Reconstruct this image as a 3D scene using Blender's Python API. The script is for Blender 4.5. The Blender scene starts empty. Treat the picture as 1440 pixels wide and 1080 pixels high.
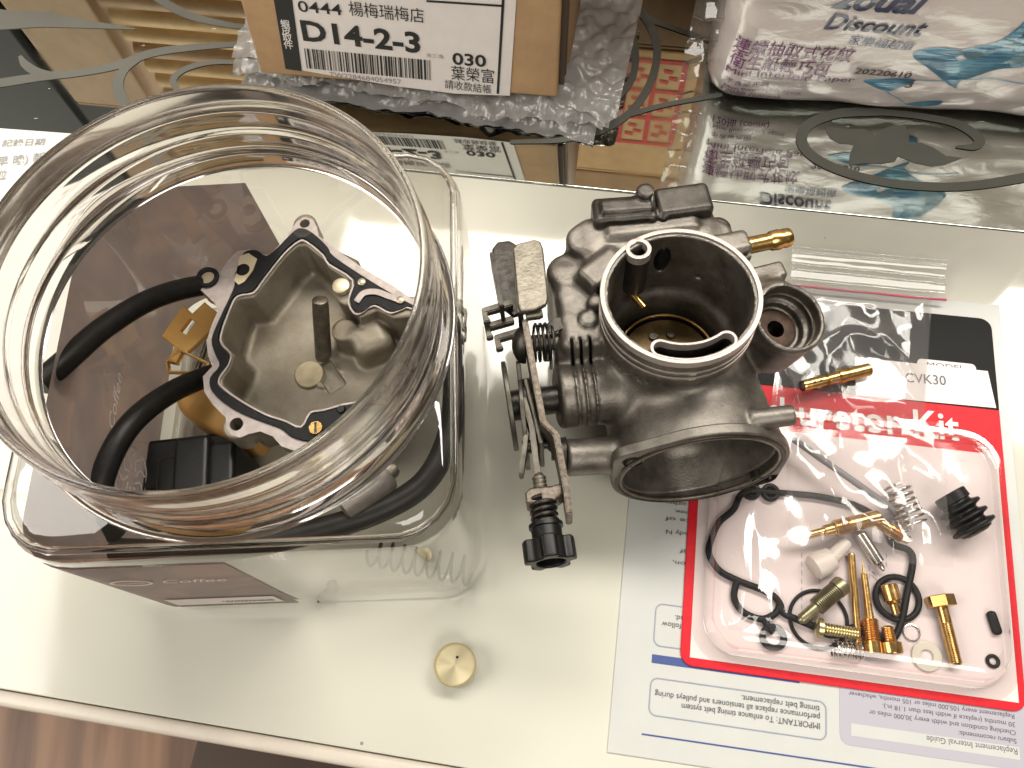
import bpy, bmesh, math, random
import numpy as np
from mathutils import Vector, Matrix, noise

SC = bpy.context.scene
COL = SC.collection
random.seed(7)
rad = math.radians

# ------------------------------------------------------------------ camera
F_PX, CX, CY, CAM_H = 1165.0, 720.0, 540.0, 0.30      # photograph is 1440 x 1080
_d = np.array([55.0, 487.0, F_PX]); _d /= np.linalg.norm(_d)
_up = -_d
_fw = np.array([0.0, 0.0, 1.0])
_Y = _fw - _fw.dot(_up) * _up; _Y /= np.linalg.norm(_Y)
_X = np.cross(_Y, _up)
RC = np.array([_X, _Y, _up])                            # camera (x right, y down, z ahead) -> world
CAMP = np.array([0.0, 0.0, CAM_H])
cam = bpy.data.cameras.new('camera')
cam.sensor_width = 36.0
cam.lens = 36.0 * F_PX / 1440.0
cam.clip_start = 0.005
cam.clip_end = 50
camo = bpy.data.objects.new('camera', cam)
COL.objects.link(camo)
camo.matrix_world = Matrix(((RC[0][0], -RC[0][1], -RC[0][2], 0.0),
                            (RC[1][0], -RC[1][1], -RC[1][2], 0.0),
                            (RC[2][0], -RC[2][1], -RC[2][2], CAM_H),
                            (0, 0, 0, 1)))
SC.camera = camo

# ------------------------------------------------------------------ world and lamps
world = bpy.data.worlds.new('World')
SC.world = world
world.use_nodes = True
bg = world.node_tree.nodes['Background']
bg.inputs[0].default_value = (1.0, 0.86, 0.68, 1)
bg.inputs[1].default_value = 0.095

def area_lamp(name, loc, sx, sy, watts, col, rotz=0.0, aim=None):
    l = bpy.data.lights.new(name, 'AREA')
    l.shape = 'RECTANGLE'; l.size = sx; l.size_y = sy
    l.energy = watts; l.color = col
    o = bpy.data.objects.new(name, l); COL.objects.link(o)
    if aim is None:
        o.matrix_world = Matrix.Translation(loc) @ Matrix.Rotation(rotz, 4, 'Z')
    else:
        q = (Vector(aim) - Vector(loc)).to_track_quat('-Z', 'Y')
        o.matrix_world = Matrix.Translation(loc) @ q.to_matrix().to_4x4()
    return o
TA = rad(-14.6)                                          # the table runs at this angle
WARM = (1.0, 0.945, 0.86)
area_lamp('ceiling_light', (0.72, 1.06, 2.0), 2.6, 0.50, 88, WARM, TA)
area_lamp('ceiling_light', (-2.0, 0.1, 1.75), 1.5, 1.5, 52, WARM, aim=(0, .1, 0))
area_lamp('ceiling_light', (0.45, -1.55, 2.1), 1.1, 1.1, 30, WARM, aim=(0, .15, 0))
area_lamp('ceiling_light', (1.12, 0.70, 2.0), 0.08, 0.08, 2.5, WARM, TA)

vs = SC.view_settings
vs.view_transform = 'Standard'
vs.look = 'None'
vs.exposure = -0.10
vs.gamma = 1.0
vs.use_curve_mapping = False
cy = SC.cycles
cy.max_bounces = 14
cy.transparent_max_bounces = 24
cy.transmission_bounces = 12
cy.glossy_bounces = 6
cy.diffuse_bounces = 4
cy.sample_clamp_indirect = 6.0
cy.use_denoising = True
cy.caustics_refractive = True
cy.caustics_reflective = False

# ------------------------------------------------------------------ pixel geometry
def ray(px, py):
    return RC @ np.array([px - CX, py - CY, F_PX])

class Plane:
    """a real plane in the place: origin, two directions; turns photo pixels into points on it"""
    def __init__(s, o, u, v):
        s.o = np.array(o, float); s.u = np.array(u, float); s.v = np.array(v, float)
        s.u /= np.linalg.norm(s.u); s.v -= s.v.dot(s.u) * s.u; s.v /= np.linalg.norm(s.v)
        s.n = np.cross(s.u, s.v)
    def px(s, x, y, off=0.0):
        d = ray(x, y); o = s.o + s.n * off
        return CAMP + d * ((o - CAMP).dot(s.n) / d.dot(s.n))
    def uv(s, x, y):
        q = s.px(x, y) - s.o
        return q.dot(s.u), q.dot(s.v)
    def at(s, a, b, off=0.0):
        return s.o + s.u * a + s.v * b + s.n * off
def ground(z):
    return Plane((0, 0, z), (1, 0, 0), (0, 1, 0))
def P(x, y, z=0.0):
    return ground(z).px(x, y)
def MR(x, y, pl):
    """where the ray that the mirror sends on from this pixel meets the plane"""
    d = ray(x, y); h = P(x, y); d = np.array([d[0], d[1], -d[2]])
    t = (pl.o - h).dot(pl.n) / d.dot(pl.n)
    q = h + d * t - pl.o
    return q.dot(pl.u), q.dot(pl.v)

# ------------------------------------------------------------------ objects
def obj(name, me, mat, parent=None, smooth=True, angle=None):
    o = bpy.data.objects.new(name, me)
    COL.objects.link(o)
    if mat is not None and not me.materials:
        me.materials.append(mat)
    if parent is not None:
        o.parent = parent
    if smooth and len(me.polygons):
        me.polygons.foreach_set('use_smooth', [True] * len(me.polygons))
        me.set_sharp_from_angle(angle=rad(angle or 50))
        if len(me.polygons) < 3000:
            w = o.modifiers.new('weighted normals', 'WEIGHTED_NORMAL'); w.mode = 'FACE_AREA'; w.weight = 80; w.keep_sharp = True
    return o
def tag(o, label, cat, group=None, kind=None):
    o['label'] = label; o['category'] = cat
    if group: o['group'] = group
    if kind: o['kind'] = kind
    return o
def thing(name, label, cat, loc=(0, 0, 0), group=None, M=None):
    o = bpy.data.objects.new(name, None); COL.objects.link(o)
    o.empty_display_size = 0.01
    o.matrix_world = M if M is not None else Matrix.Translation(loc)
    return tag(o, label, cat, group)
def mesh(verts, faces):
    m = bpy.data.meshes.new('mesh')
    m.from_pydata([tuple(v) for v in verts], [], [tuple(f) for f in faces])
    m.validate(); m.update()
    return m
def moved(me, M):
    me.transform(M); me.update(); return me
def rel(me, o):
    """mesh given in world metres, expressed in the frame of its thing"""
    me.transform(o.matrix_world.inverted()); me.update(); return me
def bm_mesh(bm):
    bmesh.ops.recalc_face_normals(bm, faces=bm.faces)
    m = bpy.data.meshes.new('mesh'); bm.to_mesh(m); bm.free(); return m

# ------------------------------------------------------------------ shapes
def rbox(c, h, r=0.0, seg=2, R=None):
    bm = bmesh.new()
    bmesh.ops.create_cube(bm, size=1.0)
    bmesh.ops.scale(bm, vec=(2 * h[0], 2 * h[1], 2 * h[2]), verts=bm.verts)
    if r > 0:
        bmesh.ops.bevel(bm, geom=bm.edges[:], offset=r, segments=seg, profile=0.5, affect='EDGES')
    if R is not None:
        bmesh.ops.transform(bm, matrix=R, verts=bm.verts)
    bmesh.ops.translate(bm, vec=Vector(c), verts=bm.verts)
    return bm_mesh(bm)
def lathe(prof, n=48, closed=False):
    """prof: list of (r, z); surface of revolution about z"""
    v = []; f = []; k = len(prof)
    for r, z in prof:
        for i in range(n):
            a = 2 * math.pi * i / n
            v.append((r * math.cos(a), r * math.sin(a), z))
    for j in range(k if closed else k - 1):
        j2 = (j + 1) % k
        for i in range(n):
            i2 = (i + 1) % n
            f.append((j * n + i, j * n + i2, j2 * n + i2, j2 * n + i))
    bm = bmesh.new(); vs_ = [bm.verts.new(p) for p in v]
    for q in f: bm.faces.new([vs_[t] for t in q])
    bmesh.ops.remove_doubles(bm, verts=bm.verts, dist=1e-7)
    bmesh.ops.dissolve_degenerate(bm, edges=bm.edges, dist=1e-7)
    return bm_mesh(bm)
def frame(a, b):
    """matrix whose z axis runs from a to b, origin at a"""
    a = Vector(a); z = (Vector(b) - a).normalized()
    x = Vector((0, 0, 1)) if abs(z.z) < 0.9 else Vector((1, 0, 0))
    y = z.cross(x).normalized(); x = y.cross(z)
    return Matrix(((x.x, y.x, z.x, a.x), (x.y, y.y, z.y, a.y), (x.z, y.z, z.z, a.z), (0, 0, 0, 1)))
def turned(a, b, prof, n=24):
    """turned part between two points: prof (t 0..1 along the axis, radius)"""
    Lg = (Vector(b) - Vector(a)).length
    pr = [(0.0, prof[0][0] * Lg)] + [(r, t * Lg) for t, r in prof] + [(0.0, prof[-1][0] * Lg)]
    return moved(lathe(pr, n), frame(a, b))
def thread(t0, t1, r, k, d=0.2):
    out = []
    for i in range(k):
        s = t0 + (t1 - t0) * i / k; e = (t1 - t0) / k
        out += [(s, r * (1 - d)), (s + e * .35, r), (s + e * .6, r), (s + e * .98, r * (1 - d))]
    return out
def smooth_path(pts, k=6, closed=False):
    pts = [np.array(p, float) for p in pts]; n = len(pts); out = []
    for i in range(n if closed else n - 1):
        p0 = pts[i - 1] if (closed or i > 0) else 2 * pts[0] - pts[1]
        p1 = pts[i]; p2 = pts[(i + 1) % n]
        p3 = pts[(i + 2) % n] if (closed or i + 2 < n) else 2 * pts[-1] - pts[-2]
        for j in range(k):
            t = j / k
            out.append(0.5 * (2 * p1 + (p2 - p0) * t + (2 * p0 - 5 * p1 + 4 * p2 - p3) * t * t + (3 * p1 - p0 - 3 * p2 + p3) * t ** 3))
    if not closed: out.append(pts[-1])
    return out
def tube(pts, r, n=12, hole=None, closed=False):
    """round tube along points; hole: inner radius seen at open ends"""
    pts = [Vector(p) for p in pts]; N = len(pts)
    rr = r if isinstance(r, (list, tuple)) else [r] * N
    v = []; f = []
    t = (pts[1] - pts[0]).normalized()
    x = t.orthogonal().normalized()
    fr = []
    for i in range(N):
        if closed: t = (pts[(i + 1) % N] - pts[i - 1]).normalized()
        else: t = (pts[min(i + 1, N - 1)] - pts[max(i - 1, 0)]).normalized()
        x = (x - t * x.dot(t)).normalized(); y = t.cross(x)
        fr.append((pts[i], x, y, t))
    rings = [(p, x_, y_, rr[i]) for i, (p, x_, y_, t_) in enumerate(fr)]
    if hole and not closed:
        p, x_, y_, t_ = fr[0]; rings = [(p + t_ * r * 3, x_, y_, hole), (p, x_, y_, hole)] + rings
        p, x_, y_, t_ = fr[-1]; rings = rings + [(p, x_, y_, hole), (p - t_ * r * 3, x_, y_, hole)]
    for p, x_, y_, q in rings:
        for k in range(n):
            a = 2 * math.pi * k / n
            v.append(p + (x_ * math.cos(a) + y_ * math.sin(a)) * q)
    K = len(rings)
    for i in range(K if closed else K - 1):
        for k in range(n):
            a0 = i * n; b0 = ((i + 1) % K) * n; k2 = (k + 1) % n
            f.append((a0 + k, a0 + k2, b0 + k2, b0 + k))
    if not closed:
        f.append(tuple(range(n - 1, -1, -1))); f.append(tuple((K - 1) * n + k for k in range(n)))
    return mesh(v, f)
def coil(a, b, r, wire, turns, n=8, k=18, r2=None):
    M_ = frame(a, b); Lg = (Vector(b) - Vector(a)).length
    pts = []
    for i in range(int(turns * k) + 1):
        t = i / (turns * k); q = r + ((r2 or r) - r) * t
        an = 2 * math.pi * i / k
        pts.append(M_ @ Vector((q * math.cos(an), q * math.sin(an), t * Lg)))
    return tube(pts, wire, n)
def torus(c, R, r, n=40, m=10, nrm=(0, 0, 1)):
    M_ = frame(c, Vector(c) + Vector(nrm))
    return tube([M_ @ Vector((R * math.cos(2 * math.pi * i / n), R * math.sin(2 * math.pi * i / n), 0)) for i in range(n)], r, m, closed=True)
def plate(loops, h, bevel=0.0, seg=2):
    """flat plate from closed 2-D outlines (inner ones are holes), centred on z = 0, total height h"""
    c = bpy.data.curves.new('plate', 'CURVE'); c.dimensions = '2D'; c.fill_mode = 'BOTH'
    for lp in loops:
        s = c.splines.new('POLY'); s.points.add(len(lp) - 1)
        for i, p in enumerate(lp): s.points[i].co = (p[0], p[1], 0, 1)
        s.use_cyclic_u = True
    c.extrude = max(h / 2 - bevel, 1e-6); c.bevel_depth = bevel; c.bevel_resolution = seg
    if bevel: c.offset = -bevel
    o = bpy.data.objects.new('plate', c); COL.objects.link(o)
    me = bpy.data.meshes.new_from_object(o.evaluated_get(bpy.context.evaluated_depsgraph_get()))
    bpy.data.objects.remove(o); bpy.data.curves.remove(c)
    bm = bmesh.new(); bm.from_mesh(me); bpy.data.meshes.remove(me)
    bmesh.ops.remove_doubles(bm, verts=bm.verts, dist=1e-7)
    return bm_mesh(bm)
def circle2(cx, cy, r, n=40, a0=0):
    return [(cx + r * math.cos(a0 + 2 * math.pi * i / n), cy + r * math.sin(a0 + 2 * math.pi * i / n)) for i in range(n)]
def rrect(x0, y0, x1, y1, r, k=6):
    out = []
    for (cx_, cy_, a) in ((x1 - r, y0 + r, -90), (x1 - r, y1 - r, 0), (x0 + r, y1 - r, 90), (x0 + r, y0 + r, 180)):
        for i in range(k + 1):
            t = rad(a + 90 * i / k); out.append((cx_ + r * math.cos(t), cy_ + r * math.sin(t)))
    return out
def ribbon2(pts, w, closed=False, cap=True):
    """outline of a stroke of varying width in the plane"""
    pts = [np.array(p[:2], float) for p in pts]; N = len(pts); L_ = []; R_ = []
    for i in range(N):
        a = pts[i - 1] if (closed or i > 0) else pts[i]
        b = pts[(i + 1) % N] if (closed or i < N - 1) else pts[i]
        t = (b - a) / (np.linalg.norm(b - a) + 1e-12); nn = np.array([-t[1], t[0]])
        ww = w[i] if isinstance(w, (list, tuple, np.ndarray)) else w
        L_.append(pts[i] + nn * ww / 2); R_.append(pts[i] - nn * ww / 2)
    if closed: return [L_, R_]
    if cap:
        for (i, s) in ((N - 1, 1), ):
            t = pts[-1] - pts[-2]; t /= np.linalg.norm(t); ww = w[-1] if isinstance(w, (list, tuple, np.ndarray)) else w
            c = pts[-1]; nn = np.array([-t[1], t[0]])
            L_ += [c + (nn * math.cos(q) + t * math.sin(q)) * ww / 2 for q in (0.5, 1.0, 1.57, 2.1, 2.6)]
        t = pts[0] - pts[1]; t /= np.linalg.norm(t); ww = w[0] if isinstance(w, (list, tuple, np.ndarray)) else w
        c = pts[0]; nn = np.array([-t[1], t[0]])
        R_ = [c + (nn * math.cos(q) + t * math.sin(q)) * ww / 2 for q in (2.6, 2.1, 1.57, 1.0, 0.5)][::-1][::-1] + R_ if False else R_
    return [L_ + R_[::-1]]
def on_plane(me, pl, off=0.0):
    """flat mesh (x, y, z) laid on a plane as (u, v, n)"""
    M_ = Matrix(((pl.u[0], pl.v[0], pl.n[0], 0), (pl.u[1], pl.v[1], pl.n[1], 0), (pl.u[2], pl.v[2], pl.n[2], 0), (0, 0, 0, 1)))
    o = pl.o + pl.n * off
    return moved(me, Matrix.Translation(Vector(o)) @ M_)
def sheet(poly, pl, off):
    """one flat printed patch"""
    return on_plane(mesh([(p[0], p[1], 0) for p in poly], [tuple(range(len(poly)))]), pl, off)
def grid_sheet(fn, nu, nv):
    v = [fn(i / nu, j / nv) for j in range(nv + 1) for i in range(nu + 1)]
    f = [(j * (nu + 1) + i, j * (nu + 1) + i + 1, (j + 1) * (nu + 1) + i + 1, (j + 1) * (nu + 1) + i) for j in range(nv) for i in range(nu)]
    return mesh(v, f)
def nz(x, y, z, s):
    return noise.noise(Vector((x * s, y * s, z * s)))

_fonts = {}
def glyphs(body, bold=0.0, shear=0.0, spacing=1.0):
    c = bpy.data.curves.new('text', 'FONT'); c.body = body; c.size = 1.0
    c.offset = bold; c.shear = shear; c.space_character = spacing; c.resolution_u = 3; c.fill_mode = 'FRONT'
    o = bpy.data.objects.new('text', c); COL.objects.link(o)
    me = bpy.data.meshes.new_from_object(o.evaluated_get(bpy.context.evaluated_depsgraph_get()))
    bpy.data.objects.remove(o); bpy.data.curves.remove(c)
    return me
def text_on(body, pl, a, b, cap, mat, parent, off=0.00015, bold=0.0, shear=0.0, spacing=1.0, bend=None, flip=1):
    """lettering on a plane: baseline from a to b (plane coordinates), cap height in metres"""
    me = glyphs(body, bold, shear, spacing)
    n = len(me.vertices)
    if n == 0: return None
    co = np.empty(n * 3, np.float32); me.vertices.foreach_get('co', co); co = co.reshape(-1, 3)
    x0, x1 = co[:, 0].min(), co[:, 0].max()
    a = np.array(a, float); b = np.array(b, float); t = (b - a); Lg = np.linalg.norm(t); t /= Lg
    nn = np.array([-t[1], t[0]]) * flip
    sx = Lg / (x1 - x0); sy = cap / 0.70
    q = a[None] + (co[:, :1] - x0) * sx * t[None] + co[:, 1:2] * sy * nn[None]
    if bend is None:
        w = pl.o[None] + q[:, :1] * pl.u[None] + q[:, 1:2] * pl.v[None] + pl.n[None] * off
    else:
        w = np.array([bend(p[0], p[1], off) for p in q])
    me.vertices.foreach_set('co', w.astype(np.float32).ravel()); me.update()
    if parent is not None: rel(me, top_of(parent))
    o = obj('lettering', me, mat, parent, smooth=False)
    o['kind'] = 'stuff'
    return o
def top_of(o):
    while o.parent is not None: o = o.parent
    return o

# ------------------------------------------------------------------ signed distance casting
class SDF:
    def __init__(s, lo, hi, vox):
        s.lo = np.array(lo, np.float32); s.vox = vox
        n = np.ceil((np.array(hi) - np.array(lo)) / vox).astype(int) + 1
        ax = [np.float32(lo[i]) + np.arange(n[i], dtype=np.float32) * np.float32(vox) for i in range(3)]
        s.X = ax[0][:, None, None]; s.Y = ax[1][None, :, None]; s.Z = ax[2][None, None, :]
        s.D = np.full(n, 1e3, np.float32)
    def cyl(s, a, b, r, rnd=1.0, r2=None):
        a = np.array(a, np.float32); b = np.array(b, np.float32); ax = b - a; Lg = float(np.linalg.norm(ax)); ax /= Lg
        px, py, pz = s.X - a[0], s.Y - a[1], s.Z - a[2]
        t = px * ax[0] + py * ax[1] + pz * ax[2]
        q = np.sqrt(np.maximum(px * px + py * py + pz * pz - t * t, 0))
        rr = r if r2 is None else r + (r2 - r) * np.clip(t / Lg, 0, 1)
        dx = q - rr + rnd; dy = np.abs(t - Lg / 2) - Lg / 2 + rnd
        return np.minimum(np.maximum(dx, dy), 0) + np.sqrt(np.maximum(dx, 0) ** 2 + np.maximum(dy, 0) ** 2) - rnd
    def box(s, c, h, rnd=1.0, rz=0.0):
        px, py, pz = s.X - c[0], s.Y - c[1], s.Z - c[2]
        if rz:
            ca, sa = math.cos(rz), math.sin(rz); px, py = px * ca + py * sa, -px * sa + py * ca
        dx = np.abs(px) - h[0] + rnd; dy = np.abs(py) - h[1] + rnd; dz = np.abs(pz) - h[2] + rnd
        return np.sqrt(np.maximum(dx, 0) ** 2 + np.maximum(dy, 0) ** 2 + np.maximum(dz, 0) ** 2) + np.minimum(np.maximum(dx, np.maximum(dy, dz)), 0) - rnd
    def sph(s, c, r):
        r = np.array(r if hasattr(r, '__len__') else [r] * 3, np.float32)
        k = np.sqrt(((s.X - c[0]) / r[0]) ** 2 + ((s.Y - c[1]) / r[1]) ** 2 + ((s.Z - c[2]) / r[2]) ** 2)
        return (k - 1) * r.min()
    def poly(s, pts, z0, z1, rnd=1.0, taper=0.0):
        """prism over a 2-D polygon"""
        x, y = s.X[:, :, 0], s.Y[:, :, 0]; d = np.full(np.broadcast(x, y).shape, 1e9, np.float32); sg = np.ones_like(d)
        n = len(pts)
        for i in range(n):
            ax_, ay = pts[i]; bx, by = pts[i - 1]
            ex, ey = bx - ax_, by - ay; wx, wy = x - ax_, y - ay
            t = np.clip((wx * ex + wy * ey) / (ex * ex + ey * ey + 1e-12), 0, 1)
            d = np.minimum(d, (wx - ex * t) ** 2 + (wy - ey * t) ** 2)
            c1 = y >= ay; c2 = y < by; c3 = ex * wy > ey * wx
            fl = (c1 & c2 & c3) | (~c1 & ~c2 & ~c3)
            sg = np.where(fl, -sg, sg)
        d = (sg * np.sqrt(d))[:, :, None]
        if taper: d = d + (z1 - s.Z) * taper
        dx = d + rnd; dz = np.abs(s.Z - (z0 + z1) / 2) - (z1 - z0) / 2 + rnd
        return np.minimum(np.maximum(dx, dz), 0) + np.sqrt(np.maximum(dx, 0) ** 2 + np.maximum(dz, 0) ** 2) - rnd
    def add(s, d, k=2.0):
        if k <= 0: s.D = np.minimum(s.D, d); return
        h = np.clip(0.5 + 0.5 * (s.D - d) / k, 0, 1)
        s.D = s.D * (1 - h) + d * h - k * h * (1 - h)
    def cut(s, d, k=0.6):
        h = np.clip(0.5 - 0.5 * (s.D + d) / k, 0, 1)
        s.D = s.D * (1 - h) - d * h + k * h * (1 - h)
    def mesh(s, scale=0.001):
        D = np.clip(s.D, -1e3, 1e3); D[[0, -1]] = 1; D[:, [0, -1]] = 1; D[:, :, [0, -1]] = 1
        ins = D < 0
        nx, ny, nz_ = D.shape
        cnt = np.zeros((nx - 1, ny - 1, nz_ - 1), np.int8)
        for i in (0, 1):
            for j in (0, 1):
                for k in (0, 1):
                    cnt += ins[i:nx - 1 + i, j:ny - 1 + j, k:nz_ - 1 + k]
        act = (cnt > 0) & (cnt < 8)
        idx = np.full(act.shape, -1, np.int64); cells = np.argwhere(act); idx[act] = np.arange(len(cells))
        acc = np.zeros((len(cells), 3)); w = np.zeros(len(cells))
        cs = [(i, j, k) for i in (0, 1) for j in (0, 1) for k in (0, 1)]
        val = {c: D[cells[:, 0] + c[0], cells[:, 1] + c[1], cells[:, 2] + c[2]] for c in cs}
        for c in cs:
            for ax in range(3):
                if c[ax] == 0:
                    e = list(c); e[ax] = 1; e = tuple(e)
                    a, b = val[c], val[e]; m = (a < 0) != (b < 0)
                    t = np.where(m, a / np.where(m, a - b, 1), 0)
                    pos = np.array(c, float)[None].repeat(len(cells), 0); pos[:, ax] = t
                    acc += pos * m[:, None]; w += m
        v = (cells + acc / w[:, None]) * s.vox + s.lo[None]
        faces = []
        for ax in range(3):
            o1, o2 = (ax + 1) % 3, (ax + 2) % 3
            sl0 = [slice(1, -1)] * 3; sl1 = [slice(1, -1)] * 3
            sl0[ax] = slice(0, -1); sl1[ax] = slice(1, None)
            a = ins[tuple(sl0)]; b = ins[tuple(sl1)]
            for flip, m in ((False, a & ~b), (True, ~a & b)):
                g = np.argwhere(m)
                if not len(g): continue
                off = np.ones(3, int); off[ax] = 0
                g = g + off
                def cell(d1, d2):
                    q = g.copy(); q[:, o1] -= d1; q[:, o2] -= d2
                    return idx[q[:, 0], q[:, 1], q[:, 2]]
                quad = np.stack([cell(1, 1), cell(0, 1), cell(0, 0), cell(1, 0)], 1)
                faces.append(quad[:, ::-1] if flip else quad)
        fc = np.concatenate(faces)
        me = bpy.data.meshes.new('mesh')
        me.vertices.add(len(v)); me.vertices.foreach_set('co', (v * scale).astype(np.float32).ravel())
        me.loops.add(fc.size); me.loops.foreach_set('vertex_index', fc.ravel().astype(np.int32))
        me.polygons.add(len(fc)); me.polygons.foreach_set('loop_start', (np.arange(len(fc)) * 4).astype(np.int32))
        me.update(calc_edges=True); me.validate()
        return me

# ------------------------------------------------------------------ materials
def nodes(name):
    m = bpy.data.materials.new(name); m.use_nodes = True
    nt = m.node_tree
    return m, nt, nt.nodes['Principled BSDF'], nt.nodes, nt.links
def M(name, col, rough=0.5, metal=0.0, var=0.0, scale=120, bump=0.0, bscale=900, rvar=0.0, col2=None, spec=0.5, coat=0.0, dist=0.0004, detail=4, alpha=None, trans=0.0, sss=0.0):
    m, nt, b, N, L = nodes(name)
    b.inputs['Base Color'].default_value = (*col, 1)
    b.inputs['Roughness'].default_value = rough
    b.inputs['Metallic'].default_value = metal
    b.inputs['Specular IOR Level'].default_value = spec
    b.inputs['Coat Weight'].default_value = coat
    if coat: b.inputs['Coat Roughness'].default_value = 0.05
    if trans: b.inputs['Transmission Weight'].default_value = trans
    if sss:
        b.inputs['Subsurface Weight'].default_value = sss; b.inputs['Subsurface Radius'].default_value = (.004, .003, .002); b.inputs['Subsurface Scale'].default_value = 0.5
    tc = N.new('ShaderNodeTexCoord')
    if var or col2:
        n = N.new('ShaderNodeTexNoise'); n.inputs['Scale'].default_value = scale; n.inputs['Detail'].default_value = detail
        n.inputs['Roughness'].default_value = 0.65
        L.new(tc.outputs['Object'], n.inputs['Vector'])
        r = N.new('ShaderNodeValToRGB')
        c2 = col2 or tuple(max(0, c * (1 - var)) for c in col)
        c1 = col if col2 else tuple(min(1, c * (1 + var)) for c in col)
        r.color_ramp.elements[0].position = 0.33; r.color_ramp.elements[0].color = (*c2, 1)
        r.color_ramp.elements[1].position = 0.67; r.color_ramp.elements[1].color = (*c1, 1)
        L.new(n.outputs['Fac'], r.inputs['Fac']); L.new(r.outputs['Color'], b.inputs['Base Color'])
        if rvar:
            mr = N.new('ShaderNodeMapRange'); mr.inputs['To Min'].default_value = rough - rvar; mr.inputs['To Max'].default_value = rough + rvar
            L.new(n.outputs['Fac'], mr.inputs['Value']); L.new(mr.outputs['Result'], b.inputs['Roughness'])
    if bump:
        n2 = N.new('ShaderNodeTexNoise'); n2.inputs['Scale'].default_value = bscale; n2.inputs['Detail'].default_value = 3
        L.new(tc.outputs['Object'], n2.inputs['Vector'])
        bp = N.new('ShaderNodeBump'); bp.inputs['Strength'].default_value = bump; bp.inputs['Distance'].default_value = dist
        L.new(n2.outputs['Fac'], bp.inputs['Height']); L.new(bp.outputs['Normal'], b.inputs['Normal'])
    return m
def film(name, tint=(1, 1, 1), haze=0.0, hazecol=(1, 1, 1), rough=0.03, bump=0.0, bscale=200, ior=1.45, edge=None, dist=0.0005, refl=1.9):
    """thin clear plastic sheet: lets light through, reflects by Fresnel, a little milky"""
    m, nt, b, N, L = nodes(name)
    N.remove(b); out = N['Material Output']
    tr = N.new('ShaderNodeBsdfTransparent'); tr.inputs[0].default_value = (*tint, 1)
    gl = N.new('ShaderNodeBsdfGlossy'); gl.inputs['Roughness'].default_value = rough; gl.inputs['Color'].default_value = (1, 1, 1, 1)
    fr = N.new('ShaderNodeFresnel')
    ge = N.new('ShaderNodeNewGeometry')                  # same reflectance from both sides of the sheet
    im = N.new('ShaderNodeMapRange'); im.inputs['To Min'].default_value = ior; im.inputs['To Max'].default_value = 1 / ior
    L.new(ge.outputs['Backfacing'], im.inputs['Value']); L.new(im.outputs['Result'], fr.inputs['IOR'])
    mul = N.new('ShaderNodeMath'); mul.operation = 'MULTIPLY'; mul.use_clamp = True; mul.inputs[1].default_value = refl
    L.new(fr.outputs[0], mul.inputs[0])
    base = tr
    if edge:
        lw = N.new('ShaderNodeLayerWeight'); lw.inputs['Blend'].default_value = 0.35
        mc = N.new('ShaderNodeMix'); mc.data_type = 'RGBA'
        mc.inputs['A'].default_value = (*tint, 1); mc.inputs['B'].default_value = (*edge, 1)
        L.new(lw.outputs['Facing'], mc.inputs['Factor']); L.new(mc.outputs['Result'], tr.inputs[0])
    if haze:
        df = N.new('ShaderNodeBsdfDiffuse'); df.inputs[0].default_value = (*hazecol, 1)
        tl = N.new('ShaderNodeBsdfTranslucent'); tl.inputs[0].default_value = (*hazecol, 1)
        a1 = N.new('ShaderNodeMixShader'); a1.inputs[0].default_value = 0.5
        L.new(df.outputs[0], a1.inputs[1]); L.new(tl.outputs[0], a1.inputs[2])
        a2 = N.new('ShaderNodeMixShader'); a2.inputs[0].default_value = haze
        L.new(tr.outputs[0], a2.inputs[1]); L.new(a1.outputs[0], a2.inputs[2]); base = a2
    mx = N.new('ShaderNodeMixShader')
    L.new(mul.outputs[0], mx.inputs[0]); L.new(base.outputs[0], mx.inputs[1]); L.new(gl.outputs[0], mx.inputs[2])
    L.new(mx.outputs[0], out.inputs['Surface'])
    if bump:
        tc = N.new('ShaderNodeTexCoord'); n2 = N.new('ShaderNodeTexNoise'); n2.inputs['Scale'].default_value = bscale; n2.inputs['Detail'].default_value = 2
        L.new(tc.outputs['Object'], n2.inputs['Vector'])
        bp = N.new('ShaderNodeBump'); bp.inputs['Strength'].default_value = bump; bp.inputs['Distance'].default_value = dist
        L.new(n2.outputs['Fac'], bp.inputs['Height'])
        L.new(bp.outputs['Normal'], gl.inputs['Normal']); L.new(bp.outputs['Normal'], fr.inputs['Normal'])
    return m

CAST = M('cast aluminium', (.255, .235, .206), .45, .78, scale=110, bump=.32, bscale=1500, rvar=.12, col2=(.115, .102, .087), dist=.0003, detail=9)
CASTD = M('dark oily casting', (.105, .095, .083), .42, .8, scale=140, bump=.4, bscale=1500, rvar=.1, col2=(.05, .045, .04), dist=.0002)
BOWLC = M('bowl casting', (.36, .325, .265), .5, .5, scale=70, bump=.3, bscale=1300, rvar=.1, col2=(.235, .20, .145), dist=.0002)
MACH = M('machined aluminium', (.50, .445, .405), .5, .6, var=.10, scale=400, bump=.1)
MACHD = M('bowl flange face', (.42, .37, .35), .46, .55, var=.14, scale=300, bump=.2)
STEEL = M('zinc plated steel', (.30, .275, .225), .46, .9, scale=260, col2=(.16, .145, .115), rvar=.1, bump=.35)
STEELR = M('speckled steel plate', (.235, .205, .168), .5, .75, scale=700, col2=(.09, .068, .053), rvar=.1, bump=.4)
STEELD = M('shaded steel', (.15, .138, .115), .45, .85, scale=260, col2=(.075, .067, .055), rvar=.1, bump=.3)  # steel colour darkened to carry the shade on the lever parts
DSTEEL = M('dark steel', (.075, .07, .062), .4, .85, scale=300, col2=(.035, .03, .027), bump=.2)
BRIGHT = M('bright spring steel', (.72, .70, .68), .2, 1.0, var=.1, scale=300)
BRASS = M('brass', (.80, .52, .20), .24, 1.0, scale=300, col2=(.58, .35, .11), rvar=.06)
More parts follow.
